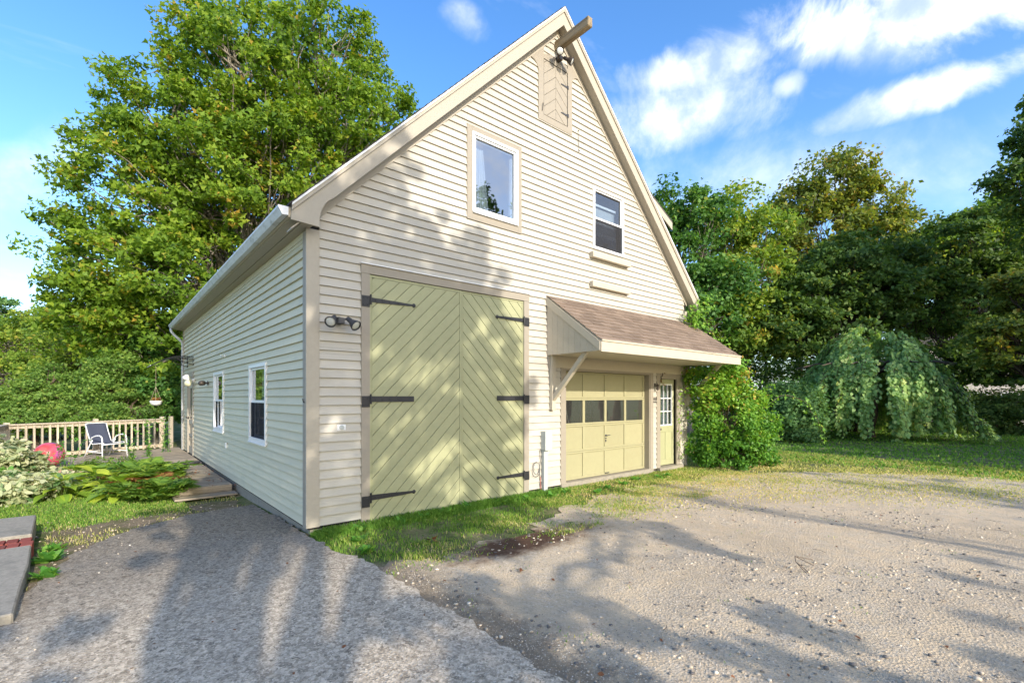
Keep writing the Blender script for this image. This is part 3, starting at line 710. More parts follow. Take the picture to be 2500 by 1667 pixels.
# big loft window
u0, u1, z0, z1 = H_front[3][:4]
mb = MB(); frame4(mb, u0, u1, z0, z1, .099, .087, .135, .092, .0, .034); mb.build('window_casing', 'trim', barn, bevel=.002)
win = MB(); frame4(win, 2.589, 3.590, 4.733, 6.058, .045, .045, .05, .045, -.05, .046); win = win.build('window', 'white_vinyl', barn, bevel=.003)
mb = MB(); frame4(mb, 2.635, 3.544, 4.784, 6.012, .038, .038, .04, .038, -.04, .022); mb.build('sash', 'white_vinyl', win, bevel=.003)
rect(MB(), 2.672, 3.507, 4.822, 5.975, -.012, -.006).build('pane', 'window_glass', win)
mb = MB(); mb.box(2.60, 3.58, -.064, -.034, 4.712, 4.732); mb.build('sill', 'white_vinyl', win)
def drape(x0, x1, x0b, x1b, z0, z1, y, name='curtain', mat='curtain', par=win):
    mb = MB(); n = 36; vs = []; fs = []
    for i in range(n + 1):
        t = i / n; w = .03 * math.sin(t * 26) + .012 * math.sin(t * 61)
        vs += [(x0b + (x1b - x0b) * t, y + w * 1.2, z0), (x0 + (x1 - x0) * t, y + w, z1)]
    for i in range(n): fs.append((2 * i, 2 * i + 2, 2 * i + 3, 2 * i + 1))
    mb.add(vs, fs); return mb.build(name, mat, par, smooth=True, fix=False)
drape(2.70, 2.86, 2.70, 2.99, 4.72, 5.84, .055); drape(3.46, 3.53, 3.44, 3.53, 4.72, 5.9, .05)
mb = MB(); mb.box(2.64, 3.54, .02, .04, 5.955, 5.99); mb.build('curtain_rail', 'white_vinyl', win)
mb = MB(); mb.box(2.50, 3.70, .10, 1.9, 4.0, 4.02); mb.box(2.0, 4.4, 1.9, 1.95, 4.0, 6.1); mb.build('room_back', 'curtain', barn)

# small loft window, double hung
u0, u1, z0, z1 = H_front[4][:4]
win2 = MB(); frame4(win2, u0, u1, z0, z1, .055, .055, .055, .05, -.06, .05); win2 = win2.build('window', 'white_vinyl', barn, bevel=.003)
mb = MB(); frame4(mb, u0 + .056, u1 - .056, 5.375, z1 - .051, .035, .035, .04, .03, -.03, .02); mb.build('sash', 'white_vinyl', win2, bevel=.002)
mb = MB(); frame4(mb, u0 + .056, u1 - .056, z0 + .056, 5.41, .035, .035, .035, .035, -.055, -.031); mb.build('sash', 'white_vinyl', win2, bevel=.002)
rect(MB(), u0 + .09, u1 - .09, 5.41, z1 - .08, -.008, -.003).build('pane', 'loft_glass', win2)
rect(MB(), u0 + .09, u1 - .09, z0 + .09, 5.38, -.046, -.041).build('pane', 'window_glass', win2)
m_, t_, b_, o_ = nmat('insect_screen'); t_.nodes.remove(b_)
tr_ = t_.nodes.new('ShaderNodeBsdfTransparent'); df_ = t_.nodes.new('ShaderNodeBsdfDiffuse'); df_.inputs[0].default_value = (.05, .05, .055, 1)
mx_ = t_.nodes.new('ShaderNodeMixShader'); mx_.inputs[0].default_value = .55; lk(t_, tr_.outputs[0], mx_.inputs[1]); lk(t_, df_.outputs[0], mx_.inputs[2]); lk(t_, mx_.outputs[0], o_.inputs[0]); MATS['insect_screen'] = m_
rect(MB(), u0 + .056, u1 - .056, z0 + .056, 5.37, .024, .028).build('screen', 'insect_screen', win2)
mb = MB(); mb.box(u0 + .06, u1 - .06, .10, .13, 5.10, 5.17); mb.box(u0 + .06, u1 - .06, .10, .13, 5.72, 5.76); mb.build('inner_rail', 'white_vinyl', win2)
rect(MB(), u0 + .06, u1 - .06, 5.20, 5.70, -.15, -.155).build('blind', 'blind', win2)
# shelves under the small window (old flower box brackets)
mb = MB(); mb.box(5.545, 6.82, -.125, -.021, 4.535, 4.645); mb.build('flower_shelf', 'canopy_paint', barn, bevel=.004)
mb = MB(); mb.box(5.545, 6.82, -.115, -.021, 3.935, 4.045); mb.build('flower_shelf', 'canopy_paint', barn, bevel=.004)

# side windows
def side_window(a, b, z0, z1, open_=False):
    w = MB(); frame4(w, a, b, z0, z1, .055, .055, .075, .06, -.07, .048, 'side'); w = w.build('window', 'white_vinyl', barn, bevel=.003)
    zm = 1.575
    mb = MB(); frame4(mb, a + .056, b - .056, zm, z1 - .061, .04, .04, .045, .035, -.03, .012, 'side'); mb.build('sash', 'white_vinyl', w, bevel=.002)
    mb = MB(); frame4(mb, a + .056, b - .056, z0 + .076, zm + .04, .04, .04, .04, .035, -.056, -.031, 'side'); mb.build('sash', 'white_vinyl', w, bevel=.002)
    rect(MB(), a + .09, b - .09, zm + .04, z1 - .09, -.010, -.005, 'side').build('pane', 'window_glass', w)
    rect(MB(), a + .09, b - .09, z0 + .10, zm + .01, -.048, -.043, 'side').build('pane', 'window_glass', w)
    if not open_: rect(MB(), a + .056, b - .056, z0 + .076, zm - .002, .016, .020, 'side').build('screen', 'insect_screen', w)
    mb = MB(); mb.box(-.06, -.033, a - .01, b + .01, z0 - .022, z0); mb.build('sill', 'white_vinyl', w)
    n = 30; vs = []; fs = []
    y0c, y1c = (a + .08, b - .25) if not open_ else (b - .3, b - .08)
    for i in range(n + 1):
        t = i / n; vs += [(.14 + .03 * math.sin(t * 30), y0c + (y1c - y0c) * t, z0 + .05), (.14 + .02 * math.sin(t * 30), y0c + (y1c - y0c) * t, z1)]
    for i in range(n): fs.append((2 * i, 2 * i + 2, 2 * i + 3, 2 * i + 1))
    MB().add(vs, fs).build('curtain', 'curtain', w, smooth=True, fix=False)
    return w
side_window(*H_side[0]); side_window(*H_side[1], True)

# side door with glazed storm door
a, b, _, zt = H_side[2]
mb = MB(); frame4(mb, a, b, -.04, zt, .12, .10, 0, .14, -.02, .046, 'side'); mb.build('door_casing', 'rake_paint', barn)
rect(MB(), a + .121, b - .101, 2.08, zt - .141, -.02, .010, 'side').build('transom_board', 'canopy_paint', barn)
dr = MB(); frame4(dr, a + .125, b - .105, -.03, 2.07, .10, .10, .22, .12, -.025, .012, 'side'); rect(dr, a + .226, b - .206, .86, .98, -.025, .012, 'side'); rect(dr, a + .226, b - .206, .48, .56, -.025, .012, 'side')
for k in range(3): rect(dr, a + .36 + k * .2, a + .40 + k * .2, .191, .479, -.02, .008, 'side'); rect(dr, a + .36 + k * .2, a + .40 + k * .2, .561, .859, -.02, .008, 'side')
dr = dr.build('storm_door', 'canopy_paint', barn)
rect(MB(), a + .226, b - .206, .981, 1.949, -.010, -.005, 'side').build('pane', 'door_glass', dr)
rect(MB(), a + .226, b - .206, .19, .859, -.022, -.017, 'side').build('panel', 'dark_inside', dr)
mb = MB(); mb.lathe([(.028, 0), (.028, .01), (.012, .02), (.012, .045), (.026, .055), (.026, .075), (.01, .085)], (-.012, b - .16, 1.05), (-1, 0, 0), 14); mb.build('knob', 'bronze', dr, smooth=True)

# ------- big barn doors
mb = MB(); mb.prism([(.694, -.16), (.818, -.16), (.818, 3.404), (.694, 3.404)], 0, .036, 'front'); mb.build('door_casing', 'trim', barn, bevel=.002)
mb = MB(); mb.prism([(3.735, -.16), (3.855, -.16), (3.855, 3.404), (3.735, 3.404)], 0, .036, 'front'); mb.build('door_casing', 'trim', barn, bevel=.002)
mb = MB(); mb.prism([(.690, 3.405), (3.859, 3.405), (3.859, 3.532), (.690, 3.532)], 0, .040, 'front'); mb.build('door_casing', 'trim', barn, bevel=.002)
mb = MB(); mb.prism([(.680, 3.533), (3.869, 3.533), (3.869, 3.545), (.680, 3.545)], 0, .065, 'front'); mb.build('drip_cap', 'white_metal', barn)
def clip_rect(poly, x0, x1, z0, z1):
    def cl(P, f, inter):
        out = []
        for i in range(len(P)):
            a_, b_ = P[i - 1], P[i]
            ia, ib = f(a_), f(b_)
            if ib:
                if not ia: out.append(inter(a_, b_))
                out.append(b_)
            elif ia: out.append(inter(a_, b_))
        return out
    def ix(x): return lambda a_, b_: (x, a_[1] + (b_[1] - a_[1]) * (x - a_[0]) / (b_[0] - a_[0]))
    def iz(z): return lambda a_, b_: (a_[0] + (b_[0] - a_[0]) * (z - a_[1]) / (b_[1] - a_[1]), z)
    for f, it in ((lambda p: p[0] >= x0, ix(x0)), (lambda p: p[0] <= x1, ix(x1)), (lambda p: p[1] >= z0, iz(z0)), (lambda p: p[1] <= z1, iz(z1))):
        if len(poly) < 3: return []
        poly = cl(poly, f, it)
    return poly
def area(P): return abs(sum(P[i - 1][0] * P[i][1] - P[i][0] * P[i - 1][1] for i in range(len(P)))) / 2
def inset(P, d):
    """shrink a convex polygon by d on every side"""
    cx = sum(p[0] for p in P) / len(P); cz = sum(p[1] for p in P) / len(P); n = len(P); lines = []
    for i in range(n):
        a_, b_ = P[i], P[(i + 1) % n]; e = (b_[0] - a_[0], b_[1] - a_[1]); L = math.hypot(*e)
        if L < 1e-6: continue
        nx, nz = -e[1] / L, e[0] / L
        if nx * (cx - a_[0]) + nz * (cz - a_[1]) < 0: nx, nz = -nx, -nz
        lines.append((nx, nz, nx * a_[0] + nz * a_[1] + d))
    out = []
    for i in range(len(lines)):
        a1, b1, c1 = lines[i - 1]; a2, b2, c2 = lines[i]; D = a1 * b2 - a2 * b1
        if abs(D) < 1e-9: continue
        out.append(((c1 * b2 - c2 * b1) / D, (a1 * c2 - a2 * c1) / D))
    return out
def plank_shape(P, w0, w1, ch=.004):
    """a board with a chamfered face"""
    q = inset(P, ch)
    if len(q) != len(P): q = P
    n = len(P); mb = MB()
    vs = [(u, -w0, z) for u, z in P] + [(u, -(w1 - ch), z) for u, z in P] + [(u, -w1, z) for u, z in q]
    fs = [tuple(range(n))[::-1], tuple(range(2 * n, 3 * n))] + [(i, (i + 1) % n, n + (i + 1) % n, n + i) for i in range(n)] + [(n + i, n + (i + 1) % n, 2 * n + (i + 1) % n, 2 * n + i) for i in range(n)]
    return mb.add(vs, fs)
def leaf(x0, x1, z0, z1, slope, vsp, phase, w, mat, edge, gap=.007, name='door_leaf', ph=0):
    body = MB(); rect(body, x0, x1, z0, z1, w - .045, w - .022)
    frame4(body, x0, x1, z0, z1, edge, edge, edge, edge, w - .0215, w + .001); body = body.build(name, mat, barn)
    X0, X1, ZA, ZB = x0 + edge + .003, x1 - edge - .003, z0 + edge + .003, z1 - edge - .003
    k0 = int(math.floor((ZA - abs(slope) * (X1 - X0) - phase) / vsp)) - 1; k1 = int(math.ceil((ZB + abs(slope) * (X1 - X0) - phase) / vsp)) + 1
    for k in range(k0, k1):
        c0 = phase + k * vsp + gap * .7; c1 = phase + (k + 1) * vsp - gap * .7
        # lines z = slope*(x-X0) + c
        P = [(X0 - .5, slope * (-.5) + c0), (X1 + .5, slope * (X1 + .5 - X0) + c0), (X1 + .5, slope * (X1 + .5 - X0) + c1), (X0 - .5, slope * (-.5) + c1)]
        P = clip_rect(P, X0, X1, ZA, ZB)
        if len(P) < 3 or area(P) < 4e-4: continue
        Q = [P[0]]
        for p in P[1:]:
            if math.hypot(p[0] - Q[-1][0], p[1] - Q[-1][1]) > .003: Q.append(p)
        if len(Q) < 3: continue
        plank_shape(Q, w - .021, w - random.uniform(0, .003), .003).build('plank', mat, body)
    return body
dl = leaf(.822, 2.381, -.09, 3.396, .99, .2015, 3.132 - .2015 * 30 + 0, .022, 'door_green', .030)
dr2 = leaf(2.387, 3.731, -.09, 3.396, -1.0, .2000, 3.335 - .2 * 40, .016, 'door_green', .026)
def hinge(x, z, dirn, length, h, taper, w, parent, z_pl):
    """strap hinge: plate on the casing, knuckle, strap with rivets"""
    hb = MB(); pw = .118
    xa, xb = (x - pw, x) if dirn > 0 else (x, x + pw)
    hb.prism([(xa, z_pl - .078), (xb, z_pl - .078), (xb, z_pl + .078), (xa, z_pl + .078)], .037, .044, 'front')
    hb.tube([(x + dirn * .012, -.050, z - .07), (x + dirn * .012, -.050, z + .07)], .013, 8)
    s0, s1 = x + dirn * .02, x + dirn * (.02 + length)
    n = 12; top = []; bot = []
    for i in range(n + 1):
        t = i / n; hh = h / 2 if not taper else h / 2 * (1 - .62 * t ** 1.6)
        top.append((s0 + (s1 - s0) * t, z + hh)); bot.append((s0 + (s1 - s0) * t, z - hh))
    P = top + bot[::-1]
    hb.prism(P if dirn > 0 else P[::-1], .0255, .034, 'front')
    if taper: hb.lathe([(.030, 0), (.030, .006), (.02, .012), (.006, .014)], (s1, -.0255, z), (0, -1, 0), 12)
    for t in ((.1, .25, .42, .62) if dirn > 0 else (.12, .3, .5)):
        hb.lathe([(.010, 0), (.009, .005), (.003, .009)], (s0 + (s1 - s0) * t, -.034, z), (0, -1, 0), 8)
    for dx, dz in ((.25, .045), (.7, .045), (.25, -.045), (.7, -.045)):
        hb.lathe([(.009, 0), (.008, .005), (.003, .008)], (xa + pw * dx, -.044, z_pl + dz), (0, -1, 0), 8)
    return hb.build('hinge', 'black_iron', parent)
hinge(.815, 3.045, 1, .68, .062, True, 0, dl, 3.015); hinge(.815, 1.645, 1, .68, .082, False, 0, dl, 1.61); hinge(.815, .255, 1, .68, .075, True, 0, dl, .208)
hinge(3.738, 3.055, -1, .60, .062, True, 0, dr2, 3.03); hinge(3.738, 1.655, -1, .60, .082, False, 0, dr2, 1.63); hinge(3.738, .285, -1, .58, .07, True, 0, dr2, .255)

# ------- loft hatch under the ridge
hx0, hx1, hz0, hz1_ = 4.228, 4.884, 6.958, 8.0
def flare(sgn):
    """side trim of the hatch: straight below, flaring out to the frieze above"""
    xo = 4.096 if sgn < 0 else 5.005; xi = hx0 if sgn < 0 else hx1
    P = [(xo, 6.833), (xi, 6.833), (xi, 8.10)]
    zc = ztop(xo + sgn * .17, .474) - .19
    outer = [(xo + sgn * .17 * (1 - math.cos(k / 7 * math.pi / 2)), zc + .17 * math.sin(k / 7 * math.pi / 2)) for k in range(8)]
    xe = outer[-1][0]
    zt2 = ztop(xe, .474)
    pts = P + [(xi, ztop(xi, .474)), (xe, max(zt2, outer[-1][1] + .002))] + outer[::-1]
    m = MB(); m.prism(pts, .0, .034, 'front'); m.build('hatch_trim', 'trim', barn)
flare(-1); flare(1)
rect(MB(), hx0 + .0006, hx1 - .0006, 6.833, 6.952, 0, .034).build('hatch_trim', 'trim', barn)
mb = MB(); mb.prism([(hx0 + .0006, 8.006), (hx1 - .0006, 8.006), (hx1 - .0006, 8.09), (4.78, 8.15), (4.6, 8.165), (4.42, 8.15), (hx0 + .0006, 8.09)], 0, .034, 'front'); mb.build('hatch_trim', 'trim', barn)
mb = MB(); mb.prism([(hx0 - .1, 8.0), (hx1 + .1, 8.0), (4.75, 8.40), (4.6, 8.5), (4.45, 8.40)], 0, .012, 'front'); mb.build('peak_board', 'siding', barn)
mid = (hx0 + hx1) / 2
hb = MB(); rect(hb, hx0 + .008, hx1 - .008, hz0 + .004, hz1_, -.02, .012); hatch = hb.build('loft_hatch', 'trim', barn)
for sgn, xa, xb in ((1, hx0 + .012, mid - .002), (-1, mid + .002, hx1 - .012)):
    for k in range(-6, 12):
        c0 = 6.70 + k * .205 + .004; c1 = c0 + .205 - .008
        def zz(x, c): return c + (x - xa if sgn > 0 else xb - x) * .85
        P = clip_rect([(xa, zz(xa, c0)), (xb, zz(xb, c0)), (xb, zz(xb, c1)), (xa, zz(xa, c1))], xa, xb, hz0 + .008, hz1_ - .004)
        if len(P) >= 3 and area(P) > 3e-4: plank_shape(P, .0125, .028, .003).build('plank', 'trim', hatch)
for z in (7.05 + .12, 7.72):
    hb = MB(); hb.prism([(hx1 - .012, z - .035), (hx1 + .02, z - .035), (hx1 + .02, z + .035), (hx1 - .012, z + .035)], .035, .042, 'front')
    hb.prism([(hx1 - .19, z - .008), (hx1 - .013, z - .02), (hx1 - .013, z + .02), (hx1 - .19, z + .008)], .029, .036, 'front'); hb.build('hinge', 'dark_metal', hatch)
mb = MB(); mb.tube([(4.18, -.036, 7.0), (4.18, -.055, 7.02), (4.195, -.06, 7.14), (4.20, -.04, 7.15)], .006, 6); mb.build('hook', 'bronze', hatch)
# hoist beam at the peak
mb = MB(); mb.box(4.525, 4.645, -.86, -.02, 8.29, 8.465); mb.build('hoist_beam', 'beam_wood', barn, bevel=.012)

# ------- garage door
mb = MB(); rect(mb, 4.692, 4.833, -.06, 2.335, 0, .034); mb.build('door_casing', 'trim', barn, bevel=.002)
mb = MB(); rect(mb, 7.70, 7.824, -.06, 2.335, 0, .034); mb.build('door_casing', 'trim', barn, bevel=.002)
mb = MB(); rect(mb, 4.834, 7.699, 2.205, 2.335, 0, .034); mb.build('door_casing', 'trim', barn, bevel=.002)
mb = MB(); rect(mb, 7.672, 7.6995, -.04, 2.204, -.16, .02); rect(mb, 4.8335, 4.850, -.04, 2.204, -.16, .02); rect(mb, 4.851, 7.671, 2.19, 2.204, -.16, .02); mb.build('door_jamb', 'trim', barn)
GX = [4.852, 5.52, 6.225, 6.925, 7.67]; GZ = [.005, .567, 1.107, 1.647, 2.188]
gd = MB(); D0, D1 = -.135, -.118
for r in range(4):
    z0, z1 = GZ[r] + .002, GZ[r + 1] - .002
    st = .038
    for z_a, z_b in ((z0, z0 + st), (z1 - st, z1)): rect(gd, GX[0], GX[4], z_a, z_b, -.150, -.105)
    for i, x in enumerate(GX):
        xa, xb = (x, x + .075) if i == 0 else (x - .075, x) if i == 4 else (x - .036, x + .036)
        rect(gd, xa, xb, z0 + st + .0005, z1 - st - .0005, -.150, -.1055)
gd = gd.build('garage_door', 'garage_green', barn, bevel=.003)
for r in range(4):
    for c in range(4):
        xa = GX[c] + (.0755 if c == 0 else .0365); xb = GX[c + 1] - (.0755 if c == 3 else .0365); za, zb = GZ[r] + .0405, GZ[r + 1] - .0405
        if r == 2: rect(MB(), xa, xb, za, zb, -.132, -.127).build('pane', 'dirty_glass', gd)
        else: rect(MB(), xa, xb, za, zb, -.140, -.124).build('panel', 'garage_green', gd)
mb = MB(); mb.box(GX[2] - .02, GX[2] + .02, .092, .104, .78, .80); mb.lathe([(.022, 0), (.022, .012), (.01, .02), (.01, .035)], (GX[2], .1045, .85), (0, -1, 0), 12)
mb.tube([(GX[2], .07, .85), (GX[2] + .10, .06, .855)], .008, 8); mb.box(GX[2] - .014, GX[2] + .014, .095, .104, .71, .76); mb.build('handle', 'dark_metal', gd)
mb = MB(); mb.box(GX[2] - .03, GX[2] + .10, .085, .104, .03, .05); mb.build('lift_handle', 'dark_metal', gd)
mb = MB(); mb.tube([(5.16, .20, 1.15), (5.10, .24, 1.47)], .009, 6); mb.build('broom_handle', 'rope', gd)
mb = MB(); mb.box(4.70, 7.82, -.05, .16, -.10, -.0); mb.build('door_sill', 'concrete', barn, bevel=.006)

# ------- entry door
mb = MB(); rect(mb, 7.980, 8.125, -.06, 2.25, 0, .034); mb.build('door_casing', 'trim', barn, bevel=.002)
mb = MB(); rect(mb, 8.85, 9.024, -.06, 2.25, 0, .034); mb.build('door_casing', 'trim', barn, bevel=.002)
mb = MB(); rect(mb, 8.126, 8.849, 2.115, 2.25, 0, .034); mb.build('door_casing', 'trim', barn, bevel=.002)
ed = MB(); frame4(ed, 8.128, 8.847, .015, 2.112, .08, .08, .14, .12, -.09, -.050); rect(ed, 8.2085, 8.7665, .82, .975, -.09, -.050)
rect(ed, 8.47, 8.505, .1555, .8195, -.09, -.050)
ed = ed.build('entry_door', 'door_green', barn, bevel=.003)
for a_, b_ in ((8.209, 8.4695), (8.5055, 8.766)): rect(MB(), a_, b_, .156, .819, -.083, -.060).build('panel', 'door_green', ed)
gr9 = MB(); frame4(gr9, 8.205, 8.77, .975, 1.995, .028, .028, .028, .028, -.085, -.044)
for x in (8.397, 8.578): rect(gr9, x - .010, x + .010, 1.004, 1.966, -.08, -.047)
for z in (1.325, 1.645):
    for xa, xb in ((8.234, 8.386), (8.408, 8.567), (8.589, 8.741)): rect(gr9, xa, xb, z - .010, z + .010, -.08, -.047)
gr9.build('muntins', 'white_vinyl', ed)
xs9 = ((8.234, 8.386), (8.408, 8.567), (8.589, 8.741)); zs9 = ((1.004, 1.314), (1.336, 1.634), (1.656, 1.966))
for xa, xb in xs9:
    for za, zb in zs9: rect(MB(), xa, xb, za, zb, -.070, -.066).build('pane', 'window_glass', ed)
drape(8.2, 8.75, 8.2, 8.75, .97, 2.0, .16, par=ed, mat='blind')
mb = MB(); mb.lathe([(.026, 0), (.026, .01), (.012, .018), (.012, .04), (.027, .05), (.027, .07), (.012, .08)], (8.17, .050, .90), (0, -1, 0), 14); mb.build('knob', 'bronze', ed, smooth=True)
mb = MB(); mb.box(7.98, 9.03, -.12, .10, -.10, -.005); mb.build('door_sill', 'concrete', barn, bevel=.006)

# ------- shingled canopy over the garage
CXL, CXR, CP = 4.335, 9.47, 1.30
CZW, CZF = 3.60, 2.66                      # roof top at the wall and at the front edge
can = MB()
can.add([(CXL, -.02, CZW - .05), (CXR, -.02, CZW - .05), (CXR, -CP, CZF - .05), (CXL, -CP, CZF - .05), (CXL, -.02, CZW - .015), (CXR, -.02, CZW - .015), (CXR, -CP, CZF - .015), (CXL, -CP, CZF - .015)],
        [(0, 1, 2, 3), (4, 7, 6, 5), (3, 2, 6, 7), (0, 3, 7, 4), (1, 5, 6, 2), (0, 4, 5, 1)])
can = can.build('canopy', 'canopy_paint', barn)
ncourse, slen = 11, math.hypot(CP, CZW - CZF)
dsl = Vector((0, -CP, CZF - CZW)).normalized(); nsl = Vector((0, -dsl.z * -1, 0))
nsl = Vector((0, dsl.z, -dsl.y)).normalized()
if nsl.z < 0: nsl = -nsl
ex = (slen + .03) / ncourse
for i in range(ncourse):
    s1 = slen + .03 - i * ex; s0 = s1 - ex - .0
    off = (i * .137) % .305
    x = CXL - .025 - off
    while x < CXR + .025:
        xa, xb = max(x + .004, CXL - .025), min(x + .301, CXR + .025)
        if xb - xa > .02:
            o0 = Vector((0, -.01, CZW - .014)); lo = random.uniform(.013, .019); dj = random.uniform(-.005, .005)
            def Q(xx, s, hgt): q = o0 + dsl * s + nsl * hgt; return (xx, q.y, q.z)
            mb = MB(); mb.add([Q(xa, s0, .001), Q(xb, s0, .001), Q(xb, s1 + dj, .002), Q(xa, s1 + dj, .002), Q(xa, s0, .004), Q(xb, s0, .004), Q(xb, s1 + dj, lo), Q(xa, s1 + dj, lo)],
                              [(0, 1, 2, 3), (4, 7, 6, 5), (3, 2, 6, 7), (0, 3, 7, 4), (1, 5, 6, 2), (0, 4, 5, 1)]); mb.build('shingle', 'shingle_brown', can)
        x += .305
mb = MB(); mb.box(CXL - .02, CXR + .02, -CP - .028, -CP - .001, CZF - .22, CZF - .045); mb.build('fascia', 'canopy_paint', can, bevel=.002)
mb = MB(); mb.box(CXL - .02, CXR + .02, -CP - .045, -CP - .001, CZF - .044, CZF - .012); mb.build('crown_strip', 'canopy_paint', can)
mb = MB(); mb.box(CXL + .005, CXR - .005, -CP, -.02, CZF - .20, CZF - .18); mb.build('canopy_ceiling', 'canopy_paint', can)
mb = MB(); mb.box(CXL + .02, CXR - .02, -.022 - .02, -.022, CZF - .42, CZF - .20); mb.build('ledger_board', 'canopy_paint', can)
# boarded left end: vertical boards, slanted trim
def end_boards(xe, sgn):
    nb = 9; zb = CZF - .20
    for i in range(nb):
        ya, yb = -.03 - i * (CP - .06) / nb, -.03 - (i + 1) * (CP - .06) / nb
        def zt_(y): return CZW + (CZF - CZW) * (-y / CP) - .055
        if zt_(yb) - zb < .02: continue
        m = MB(); m.prism([(ya - .002, zb), (yb + .002, zb), (yb + .002, zt_(yb)), (ya - .002, zt_(ya))], -xe, -xe + (-.016 if sgn > 0 else .016), 'side'); m.build('board', 'canopy_paint', can)
    m = MB(); m.prism([(-.022, CZW - .045), (-CP, CZF - .045), (-CP, CZF - .20), (-.022, CZW - .20)], -xe + (.0165 if sgn < 0 else -.0165), -xe + (.036 if sgn < 0 else -.036), 'side'); m.build('rake_board', 'canopy_paint', can)
end_boards(CXL + .0, -1); end_boards(CXR - .0, 1)
def brace(x0):
    m = MB(); m.box(x0, x0 + .095, -.10, -.022, 1.43, CZF - .205); b_ = m.build('brace', 'canopy_paint', can, bevel=.004)
    m = MB(); m.prism([(-.10, 1.60), (-.10, 1.72), (-.82, CZF - .205), (-.94, CZF - .205), (-.10, 1.60)][:4], -(x0 + .085), -(x0 + .01), 'side'); m.build('diagonal', 'canopy_paint', b_, bevel=.004)
brace(4.385); brace(9.30)

# ------- things fixed to the barn (each its own object)
def flood(name, x, z, label, heads, scale=1.0, m1='dark_metal', m2='reflector'):
    t = empty(name, (x, 0, z), label, 'floodlight')
    mb = MB(); mb.lathe([(.055 * scale, .021), (.055 * scale, .045), (.035 * scale, .06)], (x, 0, z), (0, -1, 0), 16); mb.box(x - .045, x + .045, -.13, -.058, z - .045, z + .035); mb.build('mount', m1, t, bevel=.004)
    for (dx, ax_) in heads:
        a_ = Vector(ax_).normalized(); c = Vector((x + dx * .55, -.12, z + .03)); k = scale
        mb = MB(); mb.tube([(x + dx * .25, -.10, z + .01), c], .016, 8)
        mb.lathe([(.030 * k, 0), (.034 * k, .02), (.034 * k, .075 * k), (.046 * k, .10 * k), (.066 * k, .15 * k), (.075 * k, .185 * k), (.072 * k, .19 * k), (.062 * k, .155 * k), (.03 * k, .14 * k)], c, a_, 20); h = mb.build('lamp_head', m1, t, smooth=False)
        mb = MB(); mb.lathe([(.062 * k, .158 * k), (.066 * k, .170 * k), (.050 * k, .182 * k), (.02 * k, .188 * k)], c, a_, 20); mb.build('lens', m2, h, smooth=True)
flood('floodlight', .38, 2.70, 'black twin floodlight on the cream siding left of the big green doors', ((-.16, (-.62, -.75, -.55)), (.16, (.35, -.75, -.62))), 1.0)
flood('floodlight', 4.60, 8.14, 'twin floodlight with clear lamps tucked under the hoist beam at the gable peak', ((-.15, (-.5, -.8, -.35)), (.15, (.6, -.7, -.55))), 1.0, 'bronze', 'reflector')
# lamps by the side door
t = empty('wall_lamp', (0, 10.12, 2.17), 'white twin bulb lamp on the side wall beside the side door', 'wall lamp')
mb = MB(); mb.lathe([(.06, .02), (.06, .05), (.04, .07)], (0, 10.12, 2.16), (-1, 0, 0), 14); mb.tube([(-.06, 10.12, 2.16), (-.12, 10.08, 2.18)], .02, 8); mb.tube([(-.06, 10.12, 2.16), (-.12, 10.05, 2.10)], .02, 8); mb.build('mount', 'white_metal', t)
def bulb(c, a_, mat, k=1.0):
    mb = MB(); mb.lathe([(.022, 0), (.03, .04), (.045, .08), (.075, .13), (.092, .18), (.088, .215), (.06, .24), (.02, .248)], c, a_, 18); mb.build('bulb', mat, t, smooth=True)
bulb((-.12, 10.08, 2.10), (-.6, -.1, .8), 'bulb_white'); bulb((-.10, 10.05, 2.16), (-.45, -.55, -.45), 'bulb_cream')
t = empty('wall_lamp', (0, 7.7, 2.03), 'small dark bronze spotlight on the side wall between door and first window', 'wall lamp')
mb = MB(); mb.lathe([(.055, .02), (.055, .04), (.02, .05), (.015, .10)], (0, 7.7, 2.03), (-1, 0, 0), 14); mb.build('mount', 'bronze', t)
mb = MB(); mb.lathe([(.02, 0), (.05, .02), (.062, .06), (.06, .13), (.05, .15)], (-.09, 7.66, 2.03), (-1, -.5, -.1), 16); mb.build('lamp_head', 'bronze', t, smooth=True)
# arched plastic awning over the side door
aw = empty('door_awning', (0, 10.9, 2.85), 'clear arched plastic awning on black brackets over the side door', 'awning')
def arc(t): return (-.03 - 1.0 * t, 2.86 - .20 * t - .10 * t * t + .10 * math.sin(t * math.pi))
vs = []; fs = []
for i in range(13):
    x, z = arc(i / 12); vs += [(x, 10.28, z), (x, 11.55, z), (x, 10.28, z - .006), (x, 11.55, z - .006)]
for i in range(12): k = i * 4; fs += [(k, k + 4, k + 5, k + 1), (k + 2, k + 3, k + 7, k + 6)]
MB().add(vs, fs).build('canopy_sheet', 'clear_plastic', aw, smooth=True, fix=False)
for y in (10.30, 11.53):
    mb = MB(); mb.tube([(arc(i / 12)[0], y, arc(i / 12)[1] - .012) for i in range(13)], .009, 6)
    mb.tube([(-.025, y, 2.86), (-.025, y, 2.60)], .014, 6); mb.tube([(-.025, y, 2.62), (-.30, y, 2.70), (-.42, y, 2.80)], .011, 6); mb.tube([(-.18, y, 2.66), (-.16, y, 2.88)], .01, 6); mb.tube([(-.03, y, 2.78), (-.40, y, 2.83)], .008, 6); mb.build('bracket', 'black_iron', aw)
mb = MB(); mb.tube([(-1.03, 10.28, 2.565), (-1.03, 11.55, 2.565)], .010, 6); mb.build('front_bar', 'white_metal', aw)
